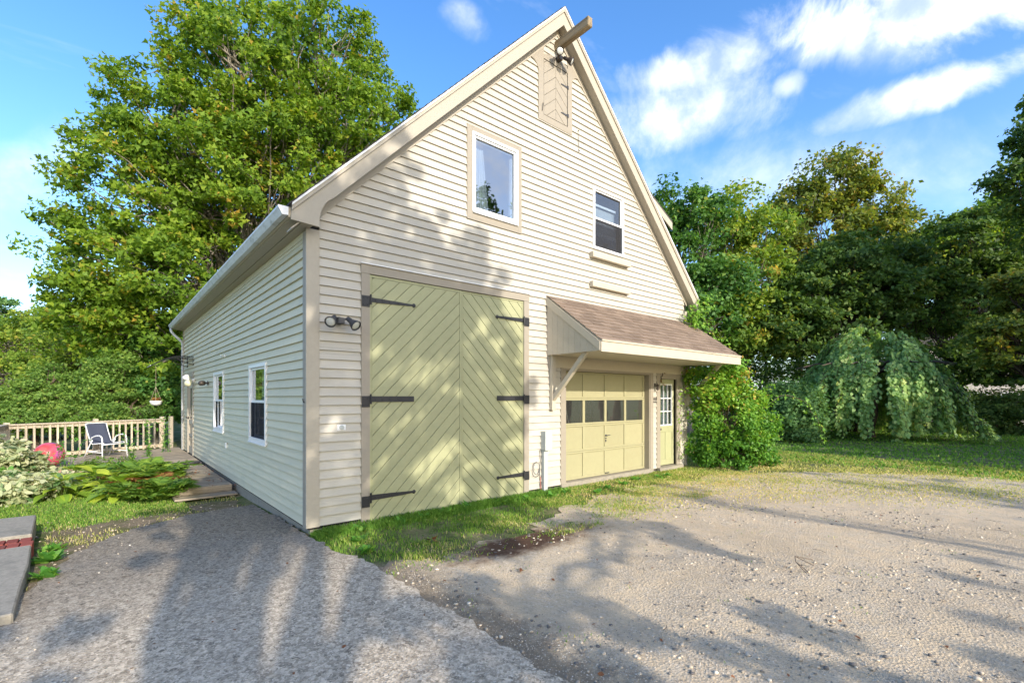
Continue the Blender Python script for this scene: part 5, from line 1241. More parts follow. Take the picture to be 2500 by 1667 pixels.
# weeping tree
def weeping():
    x, y = gbase(2125, 21.0); t = empty('weeping_tree', (x, y, -.1), 'low dome of a weeping tree trailing leafy curtains to the lawn', 'weeping tree', None)
    n = 900; Hh, Rr_ = 4.5, 2.85; GV = [(rng.uniform(0, 6.283), rng.uniform(0, 1) ** .55, rng.normal(0, .16), rng.normal(0, .14)) for _ in range(130)]; paths = []; P = []; NN = []; tn = []
    for i in range(n):
        gi = rng.integers(130); gv = GV[gi]; a = gv[0] + rng.normal(0, .06); r0 = np.clip(gv[1] + rng.normal(0, .07), 0, 1); lump = 1 + .16 * math.sin(a * 3 + 1) + .10 * math.sin(a * 7 + 2)
        rr = Rr_ * lump * (r0 * .86 + .14); zt = Hh * (1 - (rr / (Rr_ * 1.25)) ** 2.1) * (1 + .07 * math.sin(a * 5)) + .1 + gv[2]
        ln = rng.uniform(.5, .98) if rr > 1.5 else rng.uniform(.25, .6)
        zb = max(.1, zt * (1 - ln)); k = 9; s = np.linspace(0, 1, k); out = .35 + .3 * rng.random()
        X = x + np.cos(a) * (rr + out * np.sin(s * 1.5)); Y = y + np.sin(a) * (rr + out * np.sin(s * 1.5)); Z = zt + .12 * np.sin(s * np.pi) - (zt - zb) * s ** 1.25
        pts = np.stack([X, Y, Z], 1) + rng.normal(0, .03, (k, 3)); paths.append((pts, np.linspace(.012, .004, k)))
        m = int(14 + 26 * (zt - zb)); tt = rng.random(m) * (k - 1); i0 = np.minimum(tt.astype(int), k - 2); f = (tt - i0)[:, None]
        P.append(pts[i0] * (1 - f) + pts[i0 + 1] * f + rng.normal(0, .055, (m, 3))); NN.append(np.tile([np.cos(a), np.sin(a), .55], (m, 1))); tn.append(np.full(m, rng.normal(.45, .14) + gv[3]))
    for i in range(16):
        a = i / 16 * 6.28; paths.append((bend((x, y, 2.6), (x + 2.8 * np.cos(a), y + 2.8 * np.sin(a), 3.0), 6, .1), np.linspace(.08, .02, 6)))
    V, C, I = tubes_np([(bend((x, y, -.3), (x, y, 2.7), 6, 0, .1), np.linspace(.24, .14, 6))], 9); np_mesh('trunk', V, C, I, 'bark_brown', t, smooth=True)
    V, C, I = tubes_np(paths, 4); np_mesh('branches', V, C, I, 'bark_brown', t, smooth=True)
    P = np.concatenate(P); NN = np.concatenate(NN); P[:, 2] = np.maximum(P[:, 2], -.02); tn = np.clip(np.concatenate(tn) + rng.normal(0, .2, len(P)), 0, 1)
    nrm_ = NN + rng.normal(0, .45, NN.shape); nrm_ /= np.linalg.norm(nrm_, axis=1, keepdims=True); dn = np.tile([0, 0, -1.0], (len(P), 1)) + rng.normal(0, .35, NN.shape)
    ln = dn - nrm_ * np.sum(dn * nrm_, 1, keepdims=True); ln /= np.linalg.norm(ln, axis=1, keepdims=True)
    leaves('foliage', P, .155, 'leaf_weeping', t, 'oval', fr=(np.cross(ln, nrm_), ln, nrm_), tone=tn)
weeping()

def shrub(name, label, c, rx, ry, h, n, size, lm, shape='oval', cat='shrub', group=None, up=.8, spread=.6, stems=24, lumps=5, tonebias=0.0, parent_stem='bark_brown', seed=0, hollow=.55):
    """rounded uneven shrub made of leaf clumps over a lumpy dome, with stems inside"""
    z0 = hz1(c[0], c[1]); t = empty(name, (c[0], c[1], z0), label, cat, group)
    nc = max(30, n // 45); a = rng.uniform(0, 6.28, nc); ph = np.arccos(rng.uniform(-.15, 1, nc))
    lump = 1 + .13 * np.sin(a * 3 + seed) * np.sin(ph * 4 + seed) + .09 * np.sin(a * 6 + seed * 2)
    rad = (hollow + (1 - hollow) * rng.random(nc) ** .5) * lump
    C_ = np.stack([c[0] + rx * rad * np.cos(a) * np.sin(ph), c[1] + ry * rad * np.sin(a) * np.sin(ph), z0 + h * .45 + h * .55 * rad * np.cos(ph)], 1)
    low = rng.random(nc) < .35; C_[low, 2] = z0 + rng.uniform(.03, .5, low.sum()) * h
    per = n // nc; N = per * nc; cc = np.repeat(C_, per, 0)
    off = rng.normal(0, .5, (N, 3)) * np.array([rx, ry, h * .5]) * .22
    P = cc + off; P[:, 2] = np.maximum(P[:, 2], hfun(P[:, 0], P[:, 1]) + .02)
    dirn = P - np.array([c[0], c[1], z0 + h * .3]); dirn /= np.linalg.norm(dirn, axis=1, keepdims=True)
    tone = np.clip(np.repeat(rng.normal(.45 + tonebias, .15, nc), per) + rng.normal(0, .2, N), 0, .985)
    leaves('foliage', P, size, lm, t, shape, dirn * (1 - up * .3) + np.array([0, 0, up]), spread, tone)
    paths = [(bend((c[0] + rng.normal(0, rx * .12), c[1] + rng.normal(0, ry * .12), z0 - .05), C_[rng.integers(nc)], 6, .08, .1), np.linspace(.014, .004, 6)) for _ in range(stems)]
    V, C2, I = tubes_np(paths, 5); np_mesh('stems', V, C2, I, parent_stem, t, smooth=True)
    return t
jx, jy = gbase(1930, 19.6)
shrub('juniper_shrub', 'low spreading bluish juniper between the vine bush and the weeping tree', (jx, jy), 1.5, 1.2, 2.35, 15000, .14, 'leaf_conifer', 'spray', up=.5, seed=2, hollow=.6)
for i, (px, d, hh, lb) in enumerate(((2400, 24, 2.0, 'dark clipped hedge bush right of the weeping tree'), (2480, 23.5, 2.2, 'dark clipped hedge bush at the right picture edge'), (2330, 27, 2.2, 'dark hedge bush behind the right side of the weeping tree'), (2570, 24, 2.4, 'dark hedge bush beyond the right picture edge'), (1830, 27, 4.3, 'dark undergrowth bush behind the juniper'), (1740, 27, 4.0, 'dark undergrowth bush behind the vine bush'), (1920, 28, 4.4, 'dark undergrowth bush left of the weeping tree'))):
    hx_, hy_ = gbase(px, d); shrub('hedge_bush', lb, (hx_, hy_), 1.6 if hh < 3 else 2.0, 1.4, hh, 8000, .12, 'leaf_dark', 'quad', cat='hedge', group='dark bushes on the right', seed=i)
# the vine-covered bush at the entry door
def vine_bush():
    t = empty('vine_bush', (10.15, -.55, -.1), 'bright green vine-smothered bush at the right corner of the barn', 'shrub')
    lobes = [(9.35, -.50, 2.1, .42), (9.9, -.8, 2.3, .42), (9.6, -.50, 1.80, .52), (10.1, -.65, 1.98, .58), (10.6, -.85, 1.65, .58), (9.50, -.42, 1.15, .50), (10.2, -.75, 1.1, .75), (10.95, -1.0, .95, .60), (9.55, -.45, .5, .50), (10.4, -.85, .5, .70), (10.95, -.95, .42, .52), (11.1, -1.0, 1.35, .30), (9.95, -.7, 2.25, .35), (10.1, -.95, .25, .6), (9.6, -.7, .2, .45), (10.8, -1.1, .2, .5), (10.55, -.7, 2.35, .22), (11.35, -1.1, .8, .25)]
    nc = 430; C_, pk, d = ell_pts(lobes, nc, .68); C_[:, 2] = np.maximum(C_[:, 2], .0); C_[:, 0] = np.maximum(C_[:, 0], 9.12)
    per = rng.integers(28, 90, nc); cc = np.repeat(C_, per, 0); dd = np.repeat(d, per, 0); N = len(cc)
    P = cc + rng.normal(0, 1, (N, 3)) * [.085, .085, .075]; P[:, 2] = np.maximum(P[:, 2], -.06); tb = .42 + .26 * np.clip((C_[:, 2] - .9), -1, 1)  # sunlit top put into the leaf tone: clumps paler and yellower higher up
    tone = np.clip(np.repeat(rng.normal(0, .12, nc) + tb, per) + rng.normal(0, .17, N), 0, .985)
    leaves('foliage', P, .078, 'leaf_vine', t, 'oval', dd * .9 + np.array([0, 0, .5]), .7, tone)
    paths = [(bend((10.2 + rng.normal(0, .3), -.6 + rng.normal(0, .15), -.1), C_[rng.integers(nc)], 7, .10, .14), np.linspace(.016, .004, 7)) for _ in range(90)]
    for _ in range(26):
        q = C_[rng.integers(nc)]; a = rng.uniform(-2.6, -.3); paths.append((bend(q, q + np.array([np.cos(a) * .45, np.sin(a) * .35, rng.uniform(-.25, .3)]), 6, .18, .05), np.linspace(.006, .002, 6)))
    Q = []
    for _ in range(46):
        q = C_[rng.integers(nc)]; a = rng.uniform(-2.9, .1); L = rng.uniform(.25, .6); B = bend(q, q + np.array([np.cos(a) * L, np.sin(a) * L * .7, rng.uniform(-.2, .35)]), 8, .16, .05); B[:, 1] = np.minimum(B[:, 1], -.08)
        paths.append((B, np.linspace(.005, .002, 8))); m = int(L * 60); s_ = rng.random(m) * 7; i0 = np.minimum(s_.astype(int), 6); f = (s_ - i0)[:, None]; Q.append(B[i0] * (1 - f) + B[i0 + 1] * f + rng.normal(0, .018, (m, 3)))
    Q = np.concatenate(Q); leaves('shoot_leaves', Q, .07, 'leaf_vine', t, 'oval', (0, -.4, .9), .6, np.clip(rng.normal(.72, .15, len(Q)), 0, .97))
    V, C2, I = tubes_np(paths, 5); np_mesh('stems', V, C2, I, 'bark_brown', t, smooth=True)
vine_bush()
# trailing vines on the canopy and door
def vine(label, pts, n, size=.07, spr=.06, lm='leaf_vine'):
    pts = np.array(pts, float); t = empty('vine', tuple(pts[0]), label, 'vine', 'vines climbing the barn')
    k = 14; tt = np.linspace(0, len(pts) - 1, k); i0 = np.minimum(tt.astype(int), len(pts) - 2); f = (tt - i0)[:, None]; Q = pts[i0] * (1 - f) + pts[i0 + 1] * f; Q[1:-1] += rng.normal(0, .015, (k - 2, 3))
    V, C, I = tubes_np([(Q, np.linspace(.009, .003, k))], 5); np_mesh('stem', V, C, I, 'bark_brown', t, smooth=True)
    s = rng.random(n) * (k - 1); i0 = np.minimum(s.astype(int), k - 2); f = (s - i0)[:, None]; P = Q[i0] * (1 - f) + Q[i0 + 1] * f + rng.normal(0, spr, (n, 3)); P[:, 1] = np.minimum(P[:, 1], -.03) if pts[:, 1].max() < .05 else P[:, 1]
    props(leaves('leaf_cluster', P, size, lm, t, 'lobed', (0, -.8, .6), .5, np.clip(rng.normal(.62, .16, n), 0, .96)), kind='stuff')
vine('vine sprouting over the right end of the canopy roof below the rake', [(9.15, -.30, 3.35), (9.35, -.33, 3.75), (9.62, -.40, 3.95), (9.75, -.40, 4.25)], 130, .10, .10)
vine('second vine tuft under the right rake above the canopy shingles', [(9.2, -.25, 3.45), (9.05, -.30, 3.62), (9.4, -.35, 3.85)], 110, .09, .10)
vine('vine creeping down behind the right end of the canopy', [(9.6, -.35, 3.7), (9.85, -.5, 3.2), (10.0, -.8, 2.8), (10.05, -.9, 2.6)], 150, .08, .08)
vine('vine hanging beside the entry door glass', [(9.1, -.25, 2.1), (8.9, -.18, 1.85), (8.82, -.15, 1.5), (8.85, -.12, 1.1)], 70, .055, .05)
vine('thin vine on the casing low beside the entry door', [(8.95, -.12, .1), (8.86, -.10, .45), (8.80, -.10, .85), (8.88, -.10, 1.05)], 45, .05, .035)
vine('long arching shoot leaning out to the right of the vine bush', [(11.0, -1.1, 1.3), (11.5, -1.5, 1.75), (12.0, -1.9, 1.55), (12.35, -2.1, 1.0), (12.5, -2.15, .45)], 90, .085, .05)
vine('vine running up under the canopy to the right brace', [(9.3, -.4, 2.0), (9.4, -.7, 2.3), (9.7, -1.0, 2.42), (9.95, -1.2, 2.5)], 160, .08, .10)
vine('dead russet vine tendril on the wall above the entry door', [(8.2, -.05, 2.25), (8.12, -.06, 2.05), (8.2, -.06, 1.95)], 26, .03, .02, 'leaf_russet')

# planting bed by the deck
shrub('variegated_shrub', 'cream and green variegated shrub at the left edge beside the deck', (-3.95, 8.6), .85, .8, 1.0, 7000, .105, 'leaf_variegated', 'oval', group='variegated shrubs', seed=1)
shrub('variegated_shrub', 'low variegated shrub in front of the red ball', (-2.95, 7.9), .75, .6, .36, 4500, .09, 'leaf_variegated', 'oval', group='variegated shrubs', seed=2)
shrub('variegated_shrub', 'variegated shrub nearest the lawn at the left edge', (-3.45, 6.35), .85, .6, .50, 4500, .11, 'leaf_variegated', 'oval', group='variegated shrubs', seed=3)
shrub('peony_bush', 'dark green bush between the variegated shrubs at the left edge', (-3.75, 7.2), .6, .5, .5, 2600, .10, 'leaf_weed', 'oval', seed=5)
shrub('perennial_clump', 'loose green perennial clump in front of the patio chair', (-1.95, 8.9), .75, .5, .42, 2600, .08, 'leaf_fern', 'long', seed=6, up=.3)
shrub('perennial_clump', 'leafy green perennial clump by the boardwalk behind the hostas', (-1.35, 7.6), .55, .6, .5, 2600, .075, 'leaf_weed', 'oval', seed=7)
# hostas: every leaf its own piece
def hosta_leaf_mesh():
    vs = []; fs = []; n = 7
    for i in range(n + 1):
        t = i / n; w = .30 * math.sin(min(1, t * 1.08) * math.pi) ** .75 * (1 - .25 * t) if 0 < t < 1 else 0.0
        y = t; z = .16 * math.sin(t * 2.4) - .30 * t * t
        vs += [(-w, y, z + .10 * w), (0, y, z - .03), (w, y, z + .10 * w)]
    for i in range(n): k = i * 3; fs += [(k, k + 1, k + 4, k + 3), (k + 1, k + 2, k + 5, k + 4)]
    out = []
    for tv in (.15, .4, .65, .95):
        me = bpy.data.meshes.new('leaf'); me.from_pydata(vs, [], fs); me.materials.append(MATS['leaf_hosta']); a = me.attributes.new('tone', 'FLOAT', 'FACE'); a.data.foreach_set('value', [tv] * len(fs)); me.polygons.foreach_set('use_smooth', [True] * len(fs)); out.append(me)
    return out
HL = hosta_leaf_mesh()
hosta_labels = ['yellow green hosta nearest the lawn at the bed front', 'yellow green hosta in the middle of the bed before the chair', 'yellow green hosta left of the russet ferns', 'yellow green hosta beside the variegated shrub', 'small yellow green hosta behind the front row', 'broad leaved hosta with one big leaf over the lawn edge']
for i, (hx_, hy_, s_) in enumerate(((-2.65, 6.1, .38), (-2.15, 7.2, .40), (-1.95, 6.15, .36), (-3.0, 6.9, .30), (-2.5, 8.1, .30), (-1.75, 5.45, .38))):
    z_ = hz1(hx_, hy_); t = empty('hosta', (hx_, hy_, z_), hosta_labels[i], 'hosta', 'hostas in the planting bed')
    for k in range(26):
        ring = k % 3; a = k * 2.4 + i; o = link_mesh('leaf', HL[random.randrange(4)], t)
        r0 = .05 + .09 * ring * s_ / .34; o.location = (math.cos(a) * r0, math.sin(a) * r0, .30 - .085 * ring + random.uniform(-.02, .03))
        o.rotation_euler = (R_(32 - 26 * ring + random.uniform(-8, 8)), random.uniform(-.25, .25), a - math.pi / 2); sc_ = s_ * random.uniform(.75, 1.1); o.scale = (sc_, sc_, sc_)
    mb = MB()
    for k in range(12): a = k * .9; mb.tube([(hx_ + .02 * math.cos(a), hy_ + .02 * math.sin(a), z_ - .02), (hx_ + .10 * math.cos(a), hy_ + .10 * math.sin(a), z_ + .24)], .006, 4)
    mb.build('stalks', 'leaf_hosta', t)
# ferns
def fern(label, c, nfr, L, lm, tilt=.9, tb=.0):
    z0 = hz1(*c); t = empty('fern', (c[0], c[1], z0), label, 'fern', 'ferns by the boardwalk'); P = []; SD = []; LN = []; NM = []; S = []; paths = []
    for i in range(nfr):
        a = rng.uniform(0, 6.28); el = rng.uniform(.85, 1.5); l = L * rng.uniform(.7, 1.15); s = np.linspace(0, 1, 9); d = np.array([np.cos(a), np.sin(a)])
        r = l * (s * np.cos(el) + .38 * s ** 2); z = l * (s * np.sin(el) - .45 * s ** 2.2)
        b0 = np.array([c[0], c[1]]) + rng.normal(0, .10, 2); pts = np.stack([b0[0] + d[0] * r, b0[1] + d[1] * r, z0 + z], 1); paths.append((pts, np.linspace(.006, .002, 9)))
        m = 20; tt = np.linspace(.12, .99, m) * 8; i0 = np.minimum(tt.astype(int), 7); f = (tt - i0)[:, None]; q = pts[i0] * (1 - f) + pts[i0 + 1] * f; tg = pts[i0 + 1] - pts[i0]; tg /= np.linalg.norm(tg, axis=1, keepdims=True)
        side = np.array([-d[1], d[0], 0.0]); wl_ = .26 * l * np.sin(np.linspace(.25, 1, m) * np.pi * .95) + .03
        for sg in (-1, 1):
            ln = side * sg + tg * .45 + rng.normal(0, .10, (m, 3)); ln /= np.linalg.norm(ln, axis=1, keepdims=True); nm = np.cross(tg, side); nm *= np.sign(nm[:, 2:3] + 1e-6); nm = nm + rng.normal(0, .2, (m, 3)); nm -= ln * np.sum(nm * ln, 1, keepdims=True); nm /= np.linalg.norm(nm, axis=1, keepdims=True)
            P.append(q); LN.append(ln); NM.append(nm); SD.append(np.cross(ln, nm)); S.append(wl_)
    P = np.concatenate(P); LN = np.concatenate(LN); NM = np.concatenate(NM); SD = np.concatenate(SD); S = np.concatenate(S); T, Fs = LEAF['long']
    V = P[:, None] + S[:, None, None] * (T[None, :, 0:1] * SD[:, None] + T[None, :, 1:2] * LN[:, None] + T[None, :, 2:3] * NM[:, None])
    idx = (np.arange(len(P))[:, None] * 4 + np.arange(4)[None]).ravel(); np_mesh('fronds', V.reshape(-1, 3), np.full(len(P), 4), idx, lm, t, np.clip(rng.normal(.5 + tb, .25, len(P)), 0, 1))
    V, C, I = tubes_np(paths, 4); np_mesh('stems', V, C, I, 'leaf_fern', t)
for lb_, c_, n_, l_, lm_ in (('green fern at the bottom of the boardwalk by its step', (-1.22, 4.75), 26, .50, 'leaf_fern'), ('russet brown fern beside the boardwalk edge', (-1.35, 5.3), 26, .52, 'leaf_russet'), ('yellow green fern leaning on the boardwalk', (-1.22, 5.95), 30, .60, 'leaf_fern'),
                             ('tall yellow green fern at the middle of the boardwalk', (-1.30, 6.7), 30, .66, 'leaf_fern'), ('russet fern behind the hostas', (-1.55, 6.1), 16, .5, 'leaf_russet'), ('green fern between hosta and russet fern', (-1.65, 5.05), 22, .42, 'leaf_fern'), ('small russet fern near the top of the boardwalk', (-1.25, 7.6), 18, .5, 'leaf_russet')):
    fern(lb_, c_, int(n_ * 1.5), l_ * 1.42, lm_)
# tall weed stalks
for i, (x, y, h, lb) in enumerate(((-1.0, 11.0, 1.25, 'tall leafy weed before the railing by the house'), (-1.45, 9.2, .9, 'thin tall weed in front of the patio chair'), (-2.7, 8.9, .8, 'thin tall weed right of the red ball'), (-.55, 12.0, 1.3, 'tall leafy weed near the house end of the railing'))):
    t = empty('weed_stalk', (x, y, -.1), lb, 'weed', 'tall weeds by the deck'); paths = []; P = []
    for k in range(5):
        q = bend((x + rng.normal(0, .06), y + rng.normal(0, .06), -.1), (x + rng.normal(0, .18), y + rng.normal(0, .18), h * rng.uniform(.7, 1)), 7, 0, .06); paths.append((q, np.linspace(.006, .002, 7))); m = 26
        s = rng.random(m) * 6; i0 = np.minimum(s.astype(int), 5); f = (s - i0)[:, None]; P.append(q[i0] * (1 - f) + q[i0 + 1] * f + rng.normal(0, .03, (m, 3)))
    V, C, I = tubes_np(paths, 4); np_mesh('stems', V, C, I, 'leaf_fern', t); props(leaves('leaf_cluster', np.concatenate(P), .10, 'leaf_weed', t, 'long', (0, -.3, 1), .7), kind='stuff')

# ------------------------------------------------------------------ trees behind the camera: they throw the dappled shade
def shade(label, base, lobes_, nc, per, size, cr, lm='leaf_mid', **k):
    tree('shade_tree', label, base, lobes_, nc, per, size, lm, 'bark_brown', .3, cr, 'quad', .35, group='trees behind the camera', **k)
shade('tall tree behind the camera whose shade dapples the green doors', (-4.2, -15.5), [(-2.9, -14.4, 4.9, 1.05), (-.3, -14.3, 4.6, .95), (1.7, -14.2, 6.9, 1.4), (-1.0, -14.4, 7.6, 1.75), (1.5, -14.5, 8.6, 1.4), (.1, -14.4, 10.1, 1.45), (2.2, -14.2, 8.2, 1.0), (2.5, -14.1, 5.0, .8), (-4.6, -14.4, 5.0, 1.4), (-6.2, -14.4, 5.6, 1.3), (-2.0, -14.4, 6.4, .7), (1.2, -14.5, 3.6, 1.1), (.5, -14.3, 6.2, 1.2), (-.6, -14.2, 8.8, 1.1), (-.9, -14.2, 10.0, .8), (1.9, -14.3, 10.2, .9), (.1, -14.3, 11.6, .7), (.4, -14.4, 10.3, 1.3), (1.2, -14.4, 9.6, 1.1)], 660, 80, .115, .17, shell=.2)
shade('thin tree behind the camera striping the gravel', (5.5, -20.5), [(3.6, -20, 5.4, 1.5, 1.0), (6.2, -20, 4.7, 1.6, .9), (8.2, -20, 5.6, 1.5, .9), (4.6, -20, 8.0, 1.1, .7), (1.6, -18.5, 4.6, 1.6, .9), (9.8, -20, 7.0, 1.6, .9), (5.4, -20, 3.4, 1.6, .7), (3.0, -20, 3.6, 1.3, .6), (7.6, -20, 3.6, 1.4, .6)], 190, 44, .11, .17, shell=.2)
for i, (bx_, by_, tz, lb) in enumerate(((16.6, -14.5, 11.0, 'leafy tree behind the camera nearest the lawn shade edge'), (21, -15, 12, 'leafy tree second in the row behind the camera'), (27, -15.5, 14, 'tall leafy tree third in the row behind the camera'), (33.5, -15, 14.5, 'tall leafy tree farthest in the row behind the camera'))):
    shade(lb, (bx_, by_), [(bx_ + .3, by_, 5.2, 2.6, 1.6), (bx_ + 2.7, by_, 5.2, 2.4, 1.6), (bx_ + 1, by_, 3.2, 2.6, 1.3), (bx_ - 1.6, by_, 4.6, 1.5, 1.2), (bx_ + 3.2, by_, 3.4, 2.4, 1.3)], 150, 60, .26, .62, 'leaf_dark')
    shade(lb.replace('leafy', 'thin crowned'), (bx_ + 1.2, by_ - 2), [(bx_ + (0 if tz > 11.5 else -.4), by_ - 2, tz - (2 if tz > 11.5 else -2.6), 1.4), (bx_ + (0 if tz > 11.5 else .8), by_ - 2, tz - (2 if tz > 11.5 else .2), 1.7), (bx_ + 2.4, by_ - 2, tz - 4.2, 2.0), (bx_ - .6, by_ - 2, tz - 5, 1.6)], 46, 60, .22, .5, 'leaf_dark')

# ------------------------------------------------------------------ neighbouring houses glimpsed through the leaves
def neighbour(name, label, c, w, d, h, rot):
    t = empty(name, (c[0], c[1], -.3), label, 'house', local=True); t.rotation_euler = (0, 0, rot)
    MB().box(-w / 2, w / 2, -d / 2, d / 2, 0, h).build('wall', 'far_siding', t)
    rf = MB().prism([(-w / 2 - .3, h + .0), (w / 2 + .3, h + .0), (0, h + w * .38)], d / 2 + .3, -d / 2 - .3, 'front').build('roof', 'far_roof', t)
    MB().box(.8, 1.4, -.4, .3, h + .5, h + w * .38 + .7).build('chimney', 'brick_red', rf)
    for k in range(-2, 3):
        for zz in (1.0, 3.6):
            if zz + 1.3 > h: continue
            for s_ in (-1, 1):
                x = k * w / 6; f = MB().box(x - .45, x + .45, s_ * d / 2 - .04, s_ * d / 2 + .04, zz, zz + 1.3).build('window', 'white_vinyl', t); MB().box(x - .37, x + .37, s_ * d / 2 - .05, s_ * d / 2 + .05, zz + .08, zz + 1.22).build('pane', 'dark_metal', f)
            for s_ in (-1, 1):
                y_ = k * d / 6; f = MB().box(s_ * w / 2 - .04, s_ * w / 2 + .04, y_ - .45, y_ + .45, zz, zz + 1.3).build('window', 'white_vinyl', t); MB().box(s_ * w / 2 - .05, s_ * w / 2 + .05, y_ - .37, y_ + .37, zz + .08, zz + 1.22).build('pane', 'dark_metal', f)
x_, y_ = gbase(2420, 35); neighbour('house', 'pale house half hidden behind the dark maple on the right', (x_, y_), 8, 9, 5.6, .3)
x_, y_ = gbase(170, 31); neighbour('house', 'low pinkish house hidden behind the hemlocks beyond the deck', (x_, y_), 9, 7, 1.9, .2)

# ------------------------------------------------------------------ grass, weeds, stones, litter
def blades(name, label, X, Y, hgt, mat, wid=.006, lean=.5, tone=None, cat='grass', lift=0.0):
    N = len(X); a = rng.uniform(0, 6.28, N); h = hgt * rng.uniform(.5, 1.3, N); Z = hfun(X, Y) + lift
    w = wid * rng.uniform(.7, 1.5, N); ca, sa = np.cos(a), np.sin(a); l1 = rng.uniform(0, lean, N) * h; b = rng.uniform(0, 6.28, N)
    p0 = np.stack([X - ca * w, Y - sa * w, Z - .005], 1); p1 = np.stack([X + ca * w, Y + sa * w, Z - .005], 1)
    m1 = np.stack([X + ca * w * .7 + np.cos(b) * l1 * .35, Y + sa * w * .7 + np.sin(b) * l1 * .35, Z + h * .6], 1); m0 = m1 - np.stack([ca * w * 1.4, sa * w * 1.4, 0 * w], 1)
    tp = np.stack([X + np.cos(b) * l1, Y + np.sin(b) * l1, Z + h * (1 - .25 * (l1 / (h + 1e-6)))], 1)
    V = np.stack([p0, p1, m1, tp, m0], 1).reshape(-1, 3); idx = (np.arange(N)[:, None] * 5 + np.arange(5)[None]).ravel()
    o = np_mesh(name, V, np.full(N, 5), idx, mat, None, rng.random(N) if tone is None else tone); props(o, label, cat, kind='stuff'); return o
def scatter(n, x0, x1, y0, y1, dens, excl=()):
    X = rng.uniform(x0, x1, n); Y = rng.uniform(y0, y1, n); k = rng.random(n) < dens(X, Y)
    for P_ in excl: k &= ~in_poly(X, Y, P_)
    k &= ~((X > -.02) & (X < WR) & (Y > -.03) & (Y < WD)); return X[k], Y[k]
G_in = [(x + (.15 if i > 0 else 0), y - .22) for i, (x, y) in enumerate(GRAVEL)]
# strip along the front of the barn
def d1(X, Y):
    t = np.clip(-Y / 1.75, 0, 1); g = .72 - .55 * t ** 1.2 + .75 * vnoise(X, Y, 2.2, 2); g = np.where((X > 4.6) & (Y > -1.1), g * .55, g); return np.clip(g, .03, 1)
X, Y = scatter(90000, -.1, 9.4, -2.25, -.02, d1, (ASPHALT,))
ton = np.clip(.30 + .35 * np.clip(-Y / 1.8, 0, 1) + .25 * np.clip((X - 4) / 4, 0, 1) + .2 * vnoise(X, Y, 2.3, 8) + rng.normal(0, .2, len(X)), 0, 1)
blades('barn_front_grass', 'short grass strip growing along the foot of the barn doors', X, Y, .045, 'grass_blade', .0035, .9, ton)
X, Y = scatter(16000, .0, 4.6, -.40, -.03, lambda X, Y: np.clip(.7 + .5 * vnoise(X, Y, 3, 1), 0, 1), (ASPHALT,))
blades('wall_foot_grass', 'taller fresh grass against the foot of the barn doors', X, Y, .075, 'grass_blade', .0045, .8, np.clip(rng.normal(.28, .15, len(X)), 0, 1))
# right-hand meadow
def d2(X, Y): return np.clip(.75 + .35 * vnoise(X, Y, .9, 4) - .55 * np.exp(-((np.maximum(0, -Y - 1.2 - 0 * X)) / 1.5 - 1.6) ** 2) * (X < 9), .05, 1)
def d2(X, Y):
    e = np.interp(X, [3, 4, 6, 7.4, 9, 12], [-1.1, -1.3, -1.9, -3.0, -4.6, -8]); inside = np.clip((e - Y) / 1.7, 0, 1)      # how far into the gravel
    return np.clip(np.clip(.75 + .55 * vnoise(X, Y, 1.7, 4), 0, 1) * (1 - inside) ** 1.3 - inside * .04 + .0, 0, 1)
X, Y = scatter(105000, 3.6, 15, -8.5, 1.5, d2, ())
ton = np.clip(.55 + .2 * vnoise(X, Y, .8, 7) - .22 * np.clip((X - 9) / 6, 0, 1) + rng.normal(0, .2, len(X)), 0, 1)
blades('dry_meadow_grass', 'sparse yellowish grass between gravel yard and lawn', X, Y, .040, 'grass_dry', .007, .9, ton)
X, Y = scatter(52000, 12.5, 36, -9, 12, lambda X, Y: np.clip(.8 + .3 * vnoise(X, Y, .7, 2), .1, 1))
blades('lawn_grass', 'mown green lawn before the weeping tree', X, Y, .065, 'grass_blade', .022, .8, np.clip(.28 + .2 * vnoise(X, Y, .6, 1) + rng.normal(0, .15, len(X)), 0, 1))
# left lawn strip
X, Y = scatter(42000, -5.5, -.9, 2.6, 7.2, lambda X, Y: np.clip((Y - 3.0 - .12 * vnoise(X, Y, 2, 3) + .25 * (X + 2) * -.3) * 2.4, 0, 1), (ASPHALT, [(-5.3, 1.7), (-2.6, 1.7), (-2.7, 3.15), (-5.3, 3.15)]))
blades('bed_lawn_grass', 'bright short grass between the steps and the planting bed', X, Y, .045, 'grass_blade', .005, .9, np.clip(rng.normal(.5, .2, len(X)), 0, 1))
X, Y = scatter(9000, -2.6, -.1, -.6, 4.4, lambda X, Y: np.clip(.25 + .9 * vnoise(X, Y, 2.2, 6), 0, 1), (ASPHALT,))
blades('verge_grass', 'thin worn grass on the dirt verge beside the driveway', X, Y, .05, 'grass_dry', .004, .9)
X, Y = scatter(30000, 0, 9, -7.5, -1.6, lambda X, Y: np.clip((vnoise(X, Y, 2.8, 9) - .55) * 1.6 + .5 * np.exp(-((X - .35) / .25) ** 2) + .35 * np.exp(-((Y + 2.0) / .35) ** 2), 0, .8) * (rng.random(len(X)) < .6), (ASPHALT,))
blades('gravel_grass', 'sparse tufts of grass growing through the gravel', X, Y, .022, 'grass_blade', .003, 1.0, None, lift=.012)
